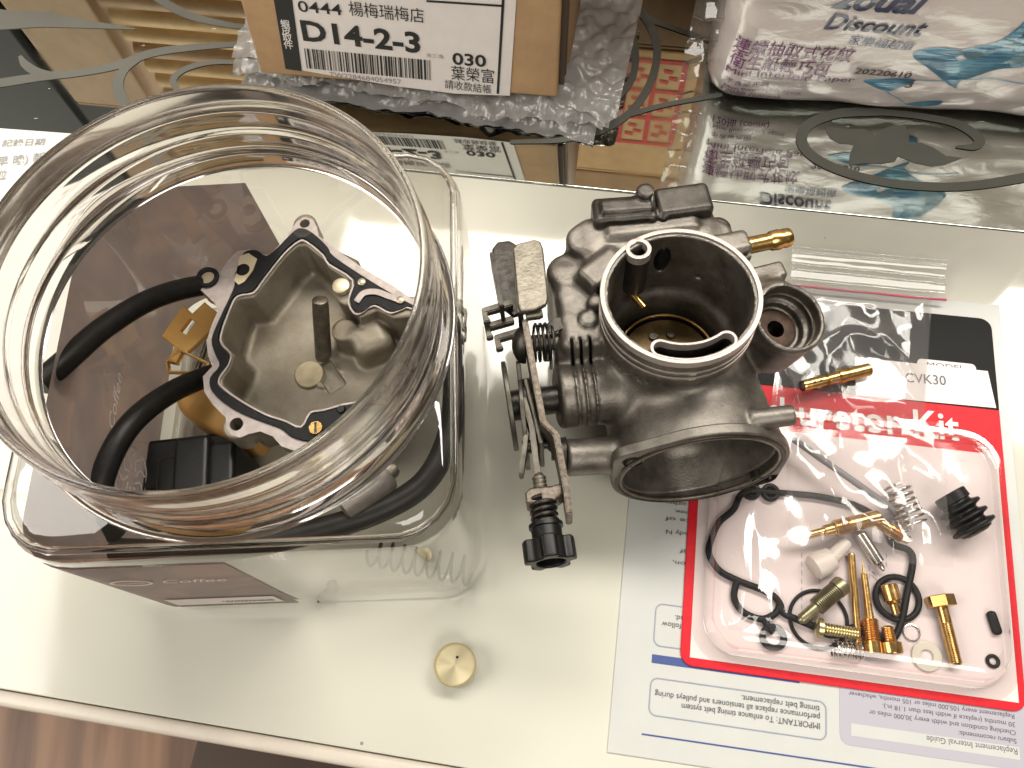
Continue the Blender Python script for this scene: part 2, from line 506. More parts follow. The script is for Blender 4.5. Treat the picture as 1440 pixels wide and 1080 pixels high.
BRASSD = M('aged brass', (.55, .36, .13), .34, .9, scale=200, col2=(.34, .21, .07), rvar=.08)
OLIVE = M('olive zinc', (.36, .33, .20), .34, .85, scale=300, col2=(.22, .20, .12))
RUBBER = M('black rubber', (.008, .0078, .0075), .42, 0, scale=250, col2=(.014, .013, .012), bump=.15, spec=.25)
GASK = M('gasket rubber', (.008, .0085, .009), .45, 0, spec=.22, bump=.1)
BPLAST = M('black plastic', (.007, .007, .007), .38, 0, spec=.3, bump=.1)
RUST = M('rusty seat', (.10, .055, .03), .6, .3, scale=300, col2=(.04, .02, .012))
# ================================================================== table, mirror, floor
TU = np.array([math.cos(TA), math.sin(TA), 0]); TV = np.array([-math.sin(TA), math.cos(TA), 0])
TP = Plane((0, 0, 0), TU, TV)                            # table plane, u along its edge, v away from the camera
V_FRONT, V_MIRROR, V_BACK = -0.0157, 0.2175, 0.60
def slab(u0, u1, v0, v1, z0, z1, r=0.0006):
    me = rbox(((u0 + u1) / 2, (v0 + v1) / 2, (z0 + z1) / 2), ((u1 - u0) / 2, (v1 - v0) / 2, (z1 - z0) / 2), r, 2)
    return on_plane(me, TP)

def glass_white():
    m, nt, b, N, L = nodes('back painted white glass')
    tc = N.new('ShaderNodeTexCoord')
    n = N.new('ShaderNodeTexNoise'); n.inputs['Scale'].default_value = 9; n.inputs['Detail'].default_value = 3
    L.new(tc.outputs['Object'], n.inputs['Vector'])
    r = N.new('ShaderNodeValToRGB')
    r.color_ramp.elements[0].color = (.570, .562, .482, 1); r.color_ramp.elements[0].position = .3
    r.color_ramp.elements[1].color = (.622, .614, .535, 1); r.color_ramp.elements[1].position = .7
    L.new(n.outputs['Fac'], r.inputs['Fac'])
    # fine dust specks
    v = N.new('ShaderNodeTexVoronoi'); v.inputs['Scale'].default_value = 95; v.inputs['Randomness'].default_value = 1
    L.new(tc.outputs['Object'], v.inputs['Vector'])
    n3 = N.new('ShaderNodeTexNoise'); n3.inputs['Scale'].default_value = 40
    L.new(tc.outputs['Object'], n3.inputs['Vector'])
    lt = N.new('ShaderNodeMath'); lt.operation = 'LESS_THAN'; lt.inputs[1].default_value = .055
    L.new(v.outputs['Distance'], lt.inputs[0])
    gt = N.new('ShaderNodeMath'); gt.operation = 'GREATER_THAN'; gt.inputs[1].default_value = .60
    L.new(n3.outputs['Fac'], gt.inputs[0])
    mu = N.new('ShaderNodeMath'); mu.operation = 'MULTIPLY'
    L.new(lt.outputs[0], mu.inputs[0]); L.new(gt.outputs[0], mu.inputs[1])
    mx = N.new('ShaderNodeMix'); mx.data_type = 'RGBA'; mx.inputs['B'].default_value = (.30, .26, .20, 1)
    L.new(mu.outputs[0], mx.inputs['Factor']); L.new(r.outputs['Color'], mx.inputs['A'])
    L.new(mx.outputs['Result'], b.inputs['Base Color'])
    b.inputs['Roughness'].default_value = .10
    b.inputs['Specular IOR Level'].default_value = .55
    n2 = N.new('ShaderNodeTexNoise'); n2.inputs['Scale'].default_value = 26; n2.inputs['Detail'].default_value = 5
    L.new(tc.outputs['Object'], n2.inputs['Vector'])
    mr = N.new('ShaderNodeMapRange'); mr.inputs['From Min'].default_value = .35; mr.inputs['From Max'].default_value = .7
    mr.inputs['To Min'].default_value = .04; mr.inputs['To Max'].default_value = .11
    L.new(n2.outputs['Fac'], mr.inputs['Value']); L.new(mr.outputs['Result'], b.inputs['Roughness'])
    return m
WHITEG = glass_white()
tt = obj('table_top', slab(-0.75, 0.75, V_FRONT, V_MIRROR - .0004, -.008, 0), WHITEG); tt['kind'] = 'structure'
TRIM = M('white trim', (.66, .60, .52), .35, 0, var=.05, scale=60, bump=.15, bscale=1200)
tr = obj('table_edge_trim', slab(-0.75, 0.75, V_FRONT - .0056, V_FRONT - .0003, -.022, .0004, .0018), TRIM, tt, angle=80)

def mirror_mat():
    m, nt, b, N, L = nodes('tinted mirror')
    b.inputs['Base Color'].default_value = (.80, .85, .79, 1)
    b.inputs['Metallic'].default_value = 1.0
    tc = N.new('ShaderNodeTexCoord'); n = N.new('ShaderNodeTexNoise'); n.inputs['Scale'].default_value = 30; n.inputs['Detail'].default_value = 6
    L.new(tc.outputs['Object'], n.inputs['Vector'])
    mr = N.new('ShaderNodeMapRange'); mr.inputs['From Min'].default_value = .45; mr.inputs['From Max'].default_value = .75
    mr.inputs['To Min'].default_value = .02; mr.inputs['To Max'].default_value = .09
    L.new(n.outputs['Fac'], mr.inputs['Value']); L.new(mr.outputs['Result'], b.inputs['Roughness'])
    # fine bright scratches
    mp = N.new('ShaderNodeMapping'); mp.inputs['Rotation'].default_value = (0, 0, .9); mp.inputs['Scale'].default_value = (90, 700, 1)
    L.new(tc.outputs['Object'], mp.inputs['Vector'])
    n2 = N.new('ShaderNodeTexNoise'); n2.inputs['Scale'].default_value = 1.0; n2.inputs['Detail'].default_value = 1
    L.new(mp.outputs['Vector'], n2.inputs['Vector'])
    gt = N.new('ShaderNodeMath'); gt.operation = 'GREATER_THAN'; gt.inputs[1].default_value = .80
    L.new(n2.outputs['Fac'], gt.inputs[0])
    mu = N.new('ShaderNodeMath'); mu.operation = 'MULTIPLY_ADD'; mu.inputs[1].default_value = -1; mu.inputs[2].default_value = 1
    L.new(gt.outputs[0], mu.inputs[0]); L.new(mu.outputs[0], b.inputs['Metallic'])
    return m
mir = obj('mirror_panel', slab(-0.75, 0.75, V_MIRROR, V_BACK, -.008, -.00005), mirror_mat()); mir['kind'] = 'structure'
ETCH = M('etched frosted scroll', (.125, .125, .108), .5, 0, var=.06, scale=40, spec=.3)
GP = ground(0.0)
_sc = [0]
def scroll(pts, k=8):
    _sc[0] += 1
    sp = smooth_path([(x, y, w) for x, y, w in pts], k)
    out = []
    ps = [GP.px(p[0], p[1])[:2] for p in sp]
    ws = []
    for p in sp:
        e = GP.px(p[0] + 3, p[1])[:2] - GP.px(p[0] - 3, p[1])[:2]; ws.append(max(p[2], .5) * np.linalg.norm(e) / 6 * 1.12)
    lp = ribbon2(ps, ws)[0]
    obj('scroll_ornament', moved(plate([lp], .00016), Matrix.Translation((0, 0, .00009 + .00002 * _sc[0]))), ETCH, mir, smooth=False)
scroll([(-60, 22, 42), (0, 28, 32), (60, 28, 24), (120, 34, 13), (190, 41, 2)])
scroll([(200, -22, 8), (223, -2, 11), (267, 22, 11), (333, 37, 8), (400, 42, 6)])
scroll([(-60, 125, 12), (0, 117, 14), (60, 108, 13), (110, 103, 11), (165, 92, 13), (210, 76, 13), (260, 68, 11), (345, 62, 8), (420, 62, 6)])
scroll([(28, 79, 4), (36, 91, 10), (52, 101, 11), (80, 106, 6)])
scroll([(196, 84, 6), (175, 98, 12), (166, 116, 14), (170, 136, 14), (188, 158, 12), (215, 172, 9)])
scroll([(352, 89, 5), (300, 88, 7), (262, 97, 9), (244, 112, 9), (250, 128, 7)])
scroll([(815, 18, 8), (842, 40, 9), (860, 72, 10), (861, 100, 10), (846, 122, 9), (825, 138, 8)])
scroll([(810, -6, 9), (846, 9, 9), (878, 33, 9), (893, 67, 9), (888, 112, 9), (856, 147, 9), (800, 174, 8), (740, 186, 6)])
scroll([(868, -8, 10), (898, 14, 12), (918, 44, 11), (924, 78, 10), (912, 122, 10), (884, 160, 10), (845, 184, 10), (790, 197, 8), (720, 200, 6)])
scroll([(908, 26, 9), (950, 41, 8), (1010, 62, 8)])
scroll([(880, 163, 8), (935, 148, 7), (1012, 134, 7)])
scroll([(1240, 158, 11), (1180, 160, 14), (1140, 174, 14), (1127, 196, 14), (1140, 218, 14), (1176, 238, 14), (1230, 254, 13), (1293, 262, 13), (1360, 262, 13), (1440, 250, 14), (1500, 236, 14)])
scroll([(1200, 156, 10), (1260, 160, 10), (1300, 165, 10), (1340, 173, 12), (1366, 186, 14), (1377, 199, 14), (1368, 207, 10), (1346, 207, 4)])
pet = [(600, 120), (640, 129), (700, 128), (760, 124), (795, 138), (812, 152), (840, 128), (880, 112), (935, 105), (953, 140), (955, 178), (1010, 184), (1060, 205), (1110, 238), (1177, 246), (1110, 274), (1050, 282), (980, 268), (910, 240), (895, 262), (840, 272), (770, 268), (702, 278), (706, 230), (722, 190), (660, 185), (620, 162)]
lp = [GP.px(x / 3 + 960, y / 3 + 140)[:2] for x, y in pet]
obj('flower_ornament', moved(plate([lp], .00016), Matrix.Translation((0, 0, .00009))), ETCH, mir, smooth=False)

def wood():
    m, nt, b, N, L = nodes('wood floor')
    tc = N.new('ShaderNodeTexCoord'); mp = N.new('ShaderNodeMapping')
    mp.inputs['Rotation'].default_value = (0, 0, rad(22)); mp.inputs['Scale'].default_value = (16, 1.6, 1)
    L.new(tc.outputs['Object'], mp.inputs['Vector'])
    n = N.new('ShaderNodeTexNoise'); n.inputs['Scale'].default_value = 2.2; n.inputs['Detail'].default_value = 7; n.inputs['Distortion'].default_value = .6
    L.new(mp.outputs['Vector'], n.inputs['Vector'])
    r = N.new('ShaderNodeValToRGB')
    r.color_ramp.elements[0].position = .32; r.color_ramp.elements[0].color = (.13, .06, .03, 1)
    r.color_ramp.elements[1].position = .62; r.color_ramp.elements[1].color = (.37, .205, .115, 1)
    L.new(n.outputs['Fac'], r.inputs['Fac']); L.new(r.outputs['Color'], b.inputs['Base Color'])
    b.inputs['Roughness'].default_value = .45
    return m
filler = obj('filler_board', slab(-.165, .75, -.06, .10, -.135, -.120, .001), M('dark brown shelf', (.060, .033, .020), .5, 0, var=.2, scale=20), tt)  # made-up board filling the dark area below the table edge
fl = obj('floor', mesh([(-3, -3, -.42), (3, -3, -.42), (3, 3, -.42), (-3, 3, -.42)], [(0, 1, 2, 3)]), wood()); fl['kind'] = 'structure'

# ================================================================== cartons behind, seen in the mirror
KRAFT = M('brown kraft board', (.40, .25, .13), .65, 0, var=.12, scale=60, bump=.2, bscale=700)
KRAFTD = M('dull kraft board', (.24, .145, .07), .7, 0, var=.15, scale=50, bump=.2, bscale=700)
KRAFTL = M('pale kraft board', (.62, .41, .20), .65, 0, var=.10, scale=60, bump=.2, bscale=700)
REDINK = M('red carton ink', (.62, .06, .05), .6, 0, var=.25, scale=500)
vb = 0.385
BK = Plane(TP.at(0, vb), TU, (0, 0, 1))                  # front face of the cartons
def carton(name, label, u0, u1, z0, z1, d, mat, dv=0.0):
    t = thing(name, label, 'carton', tuple(TP.at((u0 + u1) / 2, vb + dv) + np.array([0, 0, z0])))
    th = .003
    wall = on_plane(rbox(((u0 + u1) / 2, vb + dv + d / 2, (z0 + z1) / 2), ((u1 - u0) / 2, d / 2, (z1 - z0) / 2), .002, 2), TP)
    obj('box_body', rel(wall, t), mat, t, angle=40)
    for a, b in ((vb + dv + .0008, vb + dv + d / 2 - .0008), (vb + dv + d / 2 + .0008, vb + dv + d - .0008)):
        fm = on_plane(rbox(((u0 + u1) / 2, (a + b) / 2, z1 + .0016), ((u1 - u0) / 2, (b - a) / 2, .0015), .0008, 1), TP)
        obj('top_flap', rel(fm, t), mat, t, angle=40)
    return t
uA, _z = MR(832, 100, BK); uB, _z = MR(968, 100, BK)
_u, zr0 = MR(900, 84, BK); _u, zr1 = MR(900, 200, BK)
c1 = carton('shipping_carton', 'dull brown carton on the mirror panel, carrying the red-printed carton', -.05, .46, 0.0, zr0 - .012, .16, KRAFTD)
c2 = carton('shipping_carton', 'pale brown carton with a red square grid printed on its front', -.04, .40, zr0 - .0085, zr1 + .035, .14, KRAFTL)
c3_ = carton('shipping_carton', 'large dull brown carton stacked on the red-printed carton', -.06, .46, zr1 + .0380, .283, .14, KRAFT)
ru0, _ = MR(838, 140, BK); ru1, _ = MR(955, 140, BK)
for i in range(4):                                       # red grid print
    a = ru0 + (ru1 - ru0) * i / 3
    obj('printed_line', rel(sheet([(a - .0016, zr0), (a + .0016, zr0), (a + .0016, zr1), (a - .0016, zr1)], BK, .0004), c2), REDINK, c2, smooth=False)
for j in range(4):
    z = zr0 + (zr1 - zr0) * j / 3
    obj('printed_line', rel(sheet([(ru0, z - .0016), (ru1, z - .0016), (ru1, z + .0016), (ru0, z + .0016)], BK, .0005), c2), REDINK, c2, smooth=False)
for i in range(3):
    for j in range(3):
        a = ru0 + (ru1 - ru0) * (i + .5) / 3; z = zr0 + (zr1 - zr0) * (j + .5) / 3; w = (ru1 - ru0) / 9.5; h = (zr1 - zr0) / 9.5
        for kx, kz in ((-.5, .5), (.45, .1), (-.2, -.6)):
            cx_, cz = a + kx * w, z + kz * h
            obj('printed_mark', rel(sheet([(cx_ - w * .5, cz - h * .22), (cx_ + w * .55, cz - h * .1), (cx_ + w * .5, cz + h * .25), (cx_ - w * .45, cz + h * .12)], BK, .0004), c2), REDINK, c2, smooth=False)
# corrugated board leaning behind on the left
q0, z0_ = MR(120, 2, BK); q1, _z = MR(350, 60, BK); _q, z1_ = MR(260, 165, BK)
cb = thing('corrugated_board', 'fluted corrugated cardboard pad standing behind the labelled box', 'cardboard', tuple(TP.at((q0 + q1) / 2, vb)))
nf = 15
for i in range(nf):
    za = .002 + (z1_ + .03) * i / nf; zb = .002 + (z1_ + .03) * (i + 1) / nf
    r_ = (zb - za) / 2
    pts = [TP.at(q0 - .012 + .10 * za, vb + .02) + np.array([0, 0, (za + zb) / 2]), TP.at(q1 + .09, vb + .02) + np.array([0, 0, (za + zb) / 2])]
    obj('flute', rel(tube(pts, r_ * 1.02, 12), cb), KRAFTL if i % 3 else KRAFT, cb)
cs = carton('shipping_carton', 'brown carton standing beside the fluted cardboard pad', q0 - .075, q0 - .008, 0, .20, .05, KRAFT, .01)

bc = thing('dark_block', 'added black case standing behind at the left of the brown carton', 'case', tuple(TP.at(q0 - .24, vb)))  # unseen dark block, added to blacken the mirror's left end
BBLOCK = M('black case shell', (.010, .010, .009), .6, 0, spec=.2)
obj('block_body', rel(on_plane(rbox((q0 - .235, vb + .06, .140), (.150, .045, .140), .006, 3), TP), bc), BBLOCK, bc)
obj('block_lid', rel(on_plane(rbox((q0 - .235, vb + .06, .288), (.152, .047, .0075), .004, 3), TP), bc), BBLOCK, bc)

# ================================================================== labelled box on bubble wrap
def box_plane():
    a = P(366, 104, .016); b = P(784, 138, .016)
    u = b - a; u[2] = 0; u /= np.linalg.norm(u)
    back = np.cross(np.array([0, 0, 1.0]), u)
    lean = rad(14)
    v = np.array([0, 0, 1.0]) * math.cos(lean) + back * math.sin(lean)
    return Plane(a, u, v), np.linalg.norm(b - a)
BP, BW = box_plane()
BH, BD = .140, .075
bx_t = thing('cardboard_box', 'small brown cardboard box with a white shipping label, leaning on bubble wrap', 'box', tuple(BP.at(BW / 2, 0)))
obj('box_body', rel(on_plane(rbox((BW / 2, BH / 2, -BD / 2), (BW / 2, BH / 2, BD / 2), .0016, 2), BP), bx_t), KRAFT, bx_t, angle=40)
# folded side flap on the right end, its dark cut edges showing
DARKC = M('dark cut board', (.07, .045, .028), .8, 0)
fl_ = rbox((BW + .0022, BH / 2 + .004, -BD / 2 - .004), (.0014, BH / 2 - .006, BD / 2 - .006), .0007, 1)
obj('end_flap', rel(on_plane(fl_, BP), bx_t), KRAFTD, bx_t, angle=40)
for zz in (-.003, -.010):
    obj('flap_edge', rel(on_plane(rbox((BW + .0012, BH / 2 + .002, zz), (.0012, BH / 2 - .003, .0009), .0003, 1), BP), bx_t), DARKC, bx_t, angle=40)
PAPERW = M('white label paper', (.74, .69, .665), .5, 0, var=.03, scale=120)
INK = M('black print ink', (.012, .012, .012), .5, 0)
INKG = M('grey print ink', (.28, .24, .23), .6, 0)
def bpx(x, y): return BP.uv(x, y)
lab = [bpx(383, -60), bpx(405, 95), bpx(450, 103), bpx(560, 121), bpx(640, 131), bpx(700, 133.5), bpx(717, 134), bpx(730, -60)]
lb = obj('shipping_label', rel(sheet(lab[::-1], BP, .0003), bx_t), PAPERW, bx_t, smooth=False)
def bquad(pts, mat, off=.0005, name='printed_bar'):
    a = [bpx(*p) for p in pts]
    s_ = sum(a[i][0] * a[(i + 1) % len(a)][1] - a[(i + 1) % len(a)][0] * a[i][1] for i in range(len(a)))
    if s_ < 0: a = a[::-1]
    return obj(name, rel(sheet(a, BP, off), bx_t), mat, lb, smooth=False)
bquad([(385, -4), (411, -4), (425, 99), (402, 96)], INK)
bquad([(706, -4), (710, -4), (702, 131), (698.5, 131)], INK)
bquad([(600, -1), (708, 6), (708, 9), (600, 2)], INK)
def btext(s, x0, y0, x1, y1, cap_px, mat=INK, bold=.0, **k):
    a, b = bpx(x0, y0), bpx(x1, y1)
    c = np.linalg.norm(np.array(bpx((x0 + x1) / 2, (y0 + y1) / 2)) - np.array(bpx((x0 + x1) / 2, (y0 + y1) / 2 - cap_px)))
    return text_on(s, BP, a, b, c, mat, lb, off=.0006, bold=bold, **k)
WINK = M('white print', (.75, .72, .70), .5)
btext('0444', 421, 15, 482, 20.5, 15, bold=.006)
btext('楊梅瑞梅店', 492, 19, 597, 30, 15.5)
btext('D14-2-3', 427, 55, 592, 73, 27, bold=.030)
btext('TW2284684054957', 464, 106.5, 565, 117.5, 6.5, INKG)
btext('朱三逸', 600, 79, 624, 81, 4.5, INKG)
btext('030', 637, 89, 684, 93, 16, bold=.022)
btext('葉榮富', 635, 109, 695, 115, 15)
btext('請收款結帳', 626, 122, 691, 130, 9.5)
for ch_, x_, y_ in (('蝦', 396, 36), ('皮', 397.5, 46), ('取', 399, 56), ('件', 400.5, 66)):
    btext(ch_, x_, y_, x_ + 13, y_ + 1.5, 8, WINK, bold=.01)
# bar code
rs = random.Random(4); x = 428.0
while x < 604:
    w = rs.choice([1.0, 1.4, 2.2, 3.0]); f0 = (x - 428) / 178; f1 = (x + w - 428) / 178
    yt0, yt1 = 67 + 17 * f0, 67 + 17 * f1
    bquad([(x, yt0), (x + w, yt1), (x + w + 4 - 3 * f1, yt1 + 28), (x + 4 - 3 * f0, yt0 + 28)], INK if rs.random() > .25 else INKG, .0005, 'bar')
    x += w + rs.choice([.9, 1.3, 2.2])
# the code square is left out: only its quiet white patch stays

# bubble wrap: a folded sheet of air bubbles
def wrapmat():
    m, nt, b, N, L = nodes('bubble wrap film'); N.remove(b); out = N['Material Output']
    tr = N.new('ShaderNodeBsdfTransparent'); tr.inputs[0].default_value = (.93, .93, .93, 1)
    df = N.new('ShaderNodeBsdfDiffuse'); df.inputs[0].default_value = (.86, .83, .80, 1)
    gl = N.new('ShaderNodeBsdfGlossy'); gl.inputs['Roughness'].default_value = .14
    a = N.new('ShaderNodeMixShader'); a.inputs[0].default_value = .52
    fr = N.new('ShaderNodeFresnel'); fr.inputs[0].default_value = 1.6
    c = N.new('ShaderNodeMixShader')
    tc = N.new('ShaderNodeTexCoord'); n = N.new('ShaderNodeTexNoise'); n.inputs['Scale'].default_value = 260; n.inputs['Detail'].default_value = 4
    L.new(tc.outputs['Object'], n.inputs['Vector'])
    bp = N.new('ShaderNodeBump'); bp.inputs['Strength'].default_value = .4; bp.inputs['Distance'].default_value = .0015
    L.new(n.outputs['Fac'], bp.inputs['Height'])
    for s in (df, gl, fr): L.new(bp.outputs[0], s.inputs['Normal'])
    tl = N.new('ShaderNodeBsdfTranslucent'); tl.inputs[0].default_value = (.88, .86, .83, 1)
    dt = N.new('ShaderNodeMixShader'); dt.inputs[0].default_value = .5
    L.new(df.outputs[0], dt.inputs[1]); L.new(tl.outputs[0], dt.inputs[2])
    L.new(tr.outputs[0], a.inputs[1]); L.new(dt.outputs[0], a.inputs[2])
    L.new(fr.outputs[0], c.inputs[0]); L.new(a.outputs[0], c.inputs[1]); L.new(gl.outputs[0], c.inputs[2])
    L.new(c.outputs[0], out.inputs[0]); return m
WRAP = wrapmat()
wl = P(340, 118, .0); wr = P(836, 196, .0); wu = wr - wl; wLn = np.linalg.norm(wu); wu /= wLn; wv = np.array([-wu[1], wu[0], 0])
wt = thing('bubble_wrap', 'crumpled folded bubble wrap lying on the mirror under the labelled box', 'bubble wrap', tuple(wl + wu * wLn / 2))
def wrap_layer(z0, front, depth, seed, ext=0.0):
    nu, nv = 150, 60
    def fn(a, b):
        u = -ext * .3 + a * (wLn + ext); v = front + b * depth
        s = 0.0095
        row = math.floor(v / (s * .87)); uu = u + (.5 * s if row % 2 else 0)
        dx = (uu / s - math.floor(uu / s) - .5) * s; dy = v - (row + .5) * s * .87
        h = max(0, 1 - (dx * dx + dy * dy) / (.42 * s) ** 2) ** .5 * .0013
        wv_ = .0026 * nz(u, v, seed, 45) + .0022 * nz(u, v, seed + 3, 120) + .0008 * nz(u, v, seed + 5, 320)
        edge = -max(0, 1 - b * 9) ** 2 * .0045
        fv = v + .006 * nz(u, 0, seed + 9, 38) + .002 * nz(u, 0, seed, 160)
        q = wl + wu * u + wv * fv
        return (q[0], q[1], max(.0006, z0 + h + wv_ + edge))
    return grid_sheet(fn, nu, nv)
for k, (z0, fr_, dp) in enumerate(((.0022, -.002, .085), (.0060, .004, .085), (.0098, .001, .085), (.0135, .007, .075))):
    obj('wrap_layer', rel(wrap_layer(z0, fr_, dp, k * 5.3, .004 * k), wt), WRAP, wt)

# ================================================================== tissue pack
def tissue_plane():
    a = P(992, 140, .0); b = P(1440, 168, .0)
    u = b - a; u /= np.linalg.norm(u)
    back = np.cross(np.array([0, 0, 1.0]), u); lean = rad(-4)
    v = np.array([0, 0, 1.0]) * math.cos(lean) + back * math.sin(lean)
    return Plane(a - back * 0.004, u, v)
KP = tissue_plane()
TW_, TH_, TD_ = .195, .170, .060
def pack_pt(u, v, off=0.0):
    """front face of the soft pack: bulging, rounded at its edges; u, v in metres on the face"""
    eu = min(u, TW_ - u); ev = min(v, TH_ - v)
    r = .013
    def rnd(e): return 0.0 if e >= r else (r - math.sqrt(max(0, r * r - (r - max(e, 0)) ** 2)))
    bulge = .004 * math.sin(math.pi * min(max(u / TW_, 0), 1)) * math.sin(math.pi * min(max(v / TH_, 0), 1))
    wr_ = .0007 * nz(u, v, 1, 60) + .0009 * nz(u * .4 + v, v - u * .3, 4, 90) * (1 if ev > .02 else 1.8)
    return KP.o + KP.u * u + KP.v * v + KP.n * (off + bulge + wr_ - rnd(eu) - rnd(ev))
kt = thing('tissue_pack', 'soft white plastic pack of interfold tissue with blue leaf print', 'tissue pack', tuple(KP.at(TW_ / 2, 0)))
def film_white():
    m, nt, b, N, L = nodes('white printed film')
    b.inputs['Base Color'].default_value = (.74, .665, .635, 1)
    b.inputs['Roughness'].default_value = .22; b.inputs['Coat Weight'].default_value = .28; b.inputs['Coat Roughness'].default_value = .08
    tc = N.new('ShaderNodeTexCoord'); mp = N.new('ShaderNodeMapping'); mp.inputs['Rotation'].default_value = (0, 0, 0); mp.inputs['Scale'].default_value = (55, 55, 110)
    L.new(tc.outputs['Object'], mp.inputs['Vector'])
    n = N.new('ShaderNodeTexNoise'); n.inputs['Scale'].default_value = 1; n.inputs['Detail'].default_value = 4; n.inputs['Distortion'].default_value = 1.2
    L.new(mp.outputs['Vector'], n.inputs['Vector'])
    bp = N.new('ShaderNodeBump'); bp.inputs['Strength'].default_value = .30; bp.inputs['Distance'].default_value = .003
    L.new(n.outputs['Fac'], bp.inputs['Height']); L.new(bp.outputs[0], b.inputs['Coat Normal']); 
    bp2 = N.new('ShaderNodeBump'); bp2.inputs['Strength'].default_value = .10; bp2.inputs['Distance'].default_value = .003
    L.new(n.outputs['Fac'], bp2.inputs['Height']); L.new(bp2.outputs[0], b.inputs['Normal'])
    return m
KFILM = film_white()
def pack_mesh():
    nu, nv = 90, 54
    front = [pack_pt(TW_ * i / nu, TH_ * j / nv) for j in range(nv + 1) for i in range(nu + 1)]
    back_ = [KP.o + KP.u * (TW_ * i / nu) + KP.v * (TH_ * j / nv) + KP.n * (-TD_ + .013 * (max(0, 1 - min(i, nu - i) / 5) + max(0, 1 - min(j, nv - j) / 5))) for j in range(nv + 1) for i in range(nu + 1)]
    v = front + back_; K = len(front); f = []
    for j in range(nv):
        for i in range(nu):
            a = j * (nu + 1) + i; q = (a, a + 1, a + nu + 2, a + nu + 1); f.append(q); f.append(tuple(K + t for t in q[::-1]))
    rim = [i for i in range(nu + 1)] + [j * (nu + 1) + nu for j in range(1, nv + 1)] + [nv * (nu + 1) + i for i in range(nu - 1, -1, -1)] + [j * (nu + 1) for j in range(nv - 1, 0, -1)]
    for i in range(len(rim)):
        a, b_ = rim[i], rim[(i + 1) % len(rim)]; f.append((b_, a, K + a, K + b_))
    return mesh(v, f)
kb = obj('pack_body', rel(pack_mesh(), kt), KFILM, kt)
# sealed crimped end on the left
CLEARF = film('clear wrapper film', (.97, .97, .97), .10, (.9, .88, .85), .06, .5, 260)
def seal(a, b):
    u = -.012 + a * .017; v = .002 + b * (TH_ - .004)
    q = KP.o + KP.u * (u + .002 * nz(v, 0, 3, 90)) + KP.v * v + KP.n * (-.014 + .004 * nz(u, v, 2, 120) + .003 * math.sin(v * 500))
    return q
obj('sealed_end', rel(grid_sheet(seal, 10, 80), kt), CLEARF, kt)
BLUE1 = M('deep sky ink', (.03, .25, .48), .35, 0, scale=40, col2=(.22, .50, .66), coat=.5)
BLUE2 = M('pale sky ink', (.25, .52, .66), .35, 0, scale=40, col2=(.45, .62, .70), coat=.5)
PURP = M('purple ink', (.19, .035, .17), .4, 0, coat=.4)
NAVY = M('navy ink', (.012, .02, .085), .4, 0, coat=.4)
NAVL = M('slate ink', (.10, .13, .25), .4, 0, coat=.4)
DOT = M('dot matrix ink', (.10, .08, .075), .5)
def kpx(x, y): return KP.uv(x, y)
def ktext(s, x0, y0, x1, y1, cap_px, mat, bold=.0, **k):
    a, b = kpx(x0, y0), kpx(x1, y1)
    c = np.linalg.norm(np.array(kpx((x0 + x1) / 2, (y0 + y1) / 2)) - np.array(kpx((x0 + x1) / 2, (y0 + y1) / 2 - cap_px)))
    return text_on(s, KP, a, b, c, mat, kb, off=.0004, bold=bold, bend=pack_pt, **k)
ktext('zoual', 1167, 4, 1300, 8, 30, NAVY, .03, shear=.35)
ktext('Discount', 1158, 35, 1297, 40, 22, NAVY, .016, shear=.32)
ktext('家樂福超值', 1191, 55, 1283, 61, 10, NAVL, .0, shear=.15)
ktext('連續抽取式花紋', 1030, 71, 1197, 80, 16, PURP, 0, shear=.1)
ktext('衛生紙輕巧包', 1024, 92, 1163, 101, 16, PURP, 0, shear=.1)
ktext('Mini Interfold Paper', 1020, 104, 1200, 112, 8, PURP, 0)
ktext('不含螢光劑', 1019, 117, 1080, 121, 5, PURP)
ktext('Non fluorescent agent', 1017, 126, 1126, 131, 4.5, PURP)
ktext('120抽 (count)', 1013, 134, 1095, 140, 6.5, PURP)
ktext('20220610', 1201, 98, 1279, 103, 8, DOT, .012)
ktext('3', 1271, 117, 1281, 118, 8, DOT, .012)
def leaf(pts, mat, k=5):
    sp = smooth_path([kpx(x, y) for x, y in pts], k, True)
    s_ = sum(sp[i][0] * sp[(i + 1) % len(sp)][1] - sp[(i + 1) % len(sp)][0] * sp[i][1] for i in range(len(sp)))
    me = plate([[(p[0], p[1]) for p in sp]], .00002)
    bm = bmesh.new(); bm.from_mesh(me)
    for _ in range(2):
        bmesh.ops.triangulate(bm, faces=bm.faces[:])
        bmesh.ops.subdivide_edges(bm, edges=[e for e in bm.edges if e.calc_length() > .006], cuts=1)
    for v in bm.verts: v.co = Vector(pack_pt(v.co.x, v.co.y, .00025))
    me = bm_mesh(bm)
    obj('leaf_print', rel(me, kt), mat, kb, smooth=True)
leaf([(1283, 68), (1320, 57), (1365, 58), (1410, 44), (1445, 14), (1475, 10), (1475, 70), (1440, 86), (1400, 92), (1350, 108), (1342, 118), (1310, 92)], BLUE1)
leaf([(1350, 60), (1410, 46), (1445, 18), (1478, 12), (1478, 66), (1430, 82), (1380, 80)], BLUE2)
leaf([(1214, 110), (1240, 106), (1270, 104), (1288, 107), (1270, 116), (1245, 122)], BLUE1)
leaf([(1275, 143), (1300, 139), (1325, 140), (1318, 147), (1295, 149)], BLUE1)
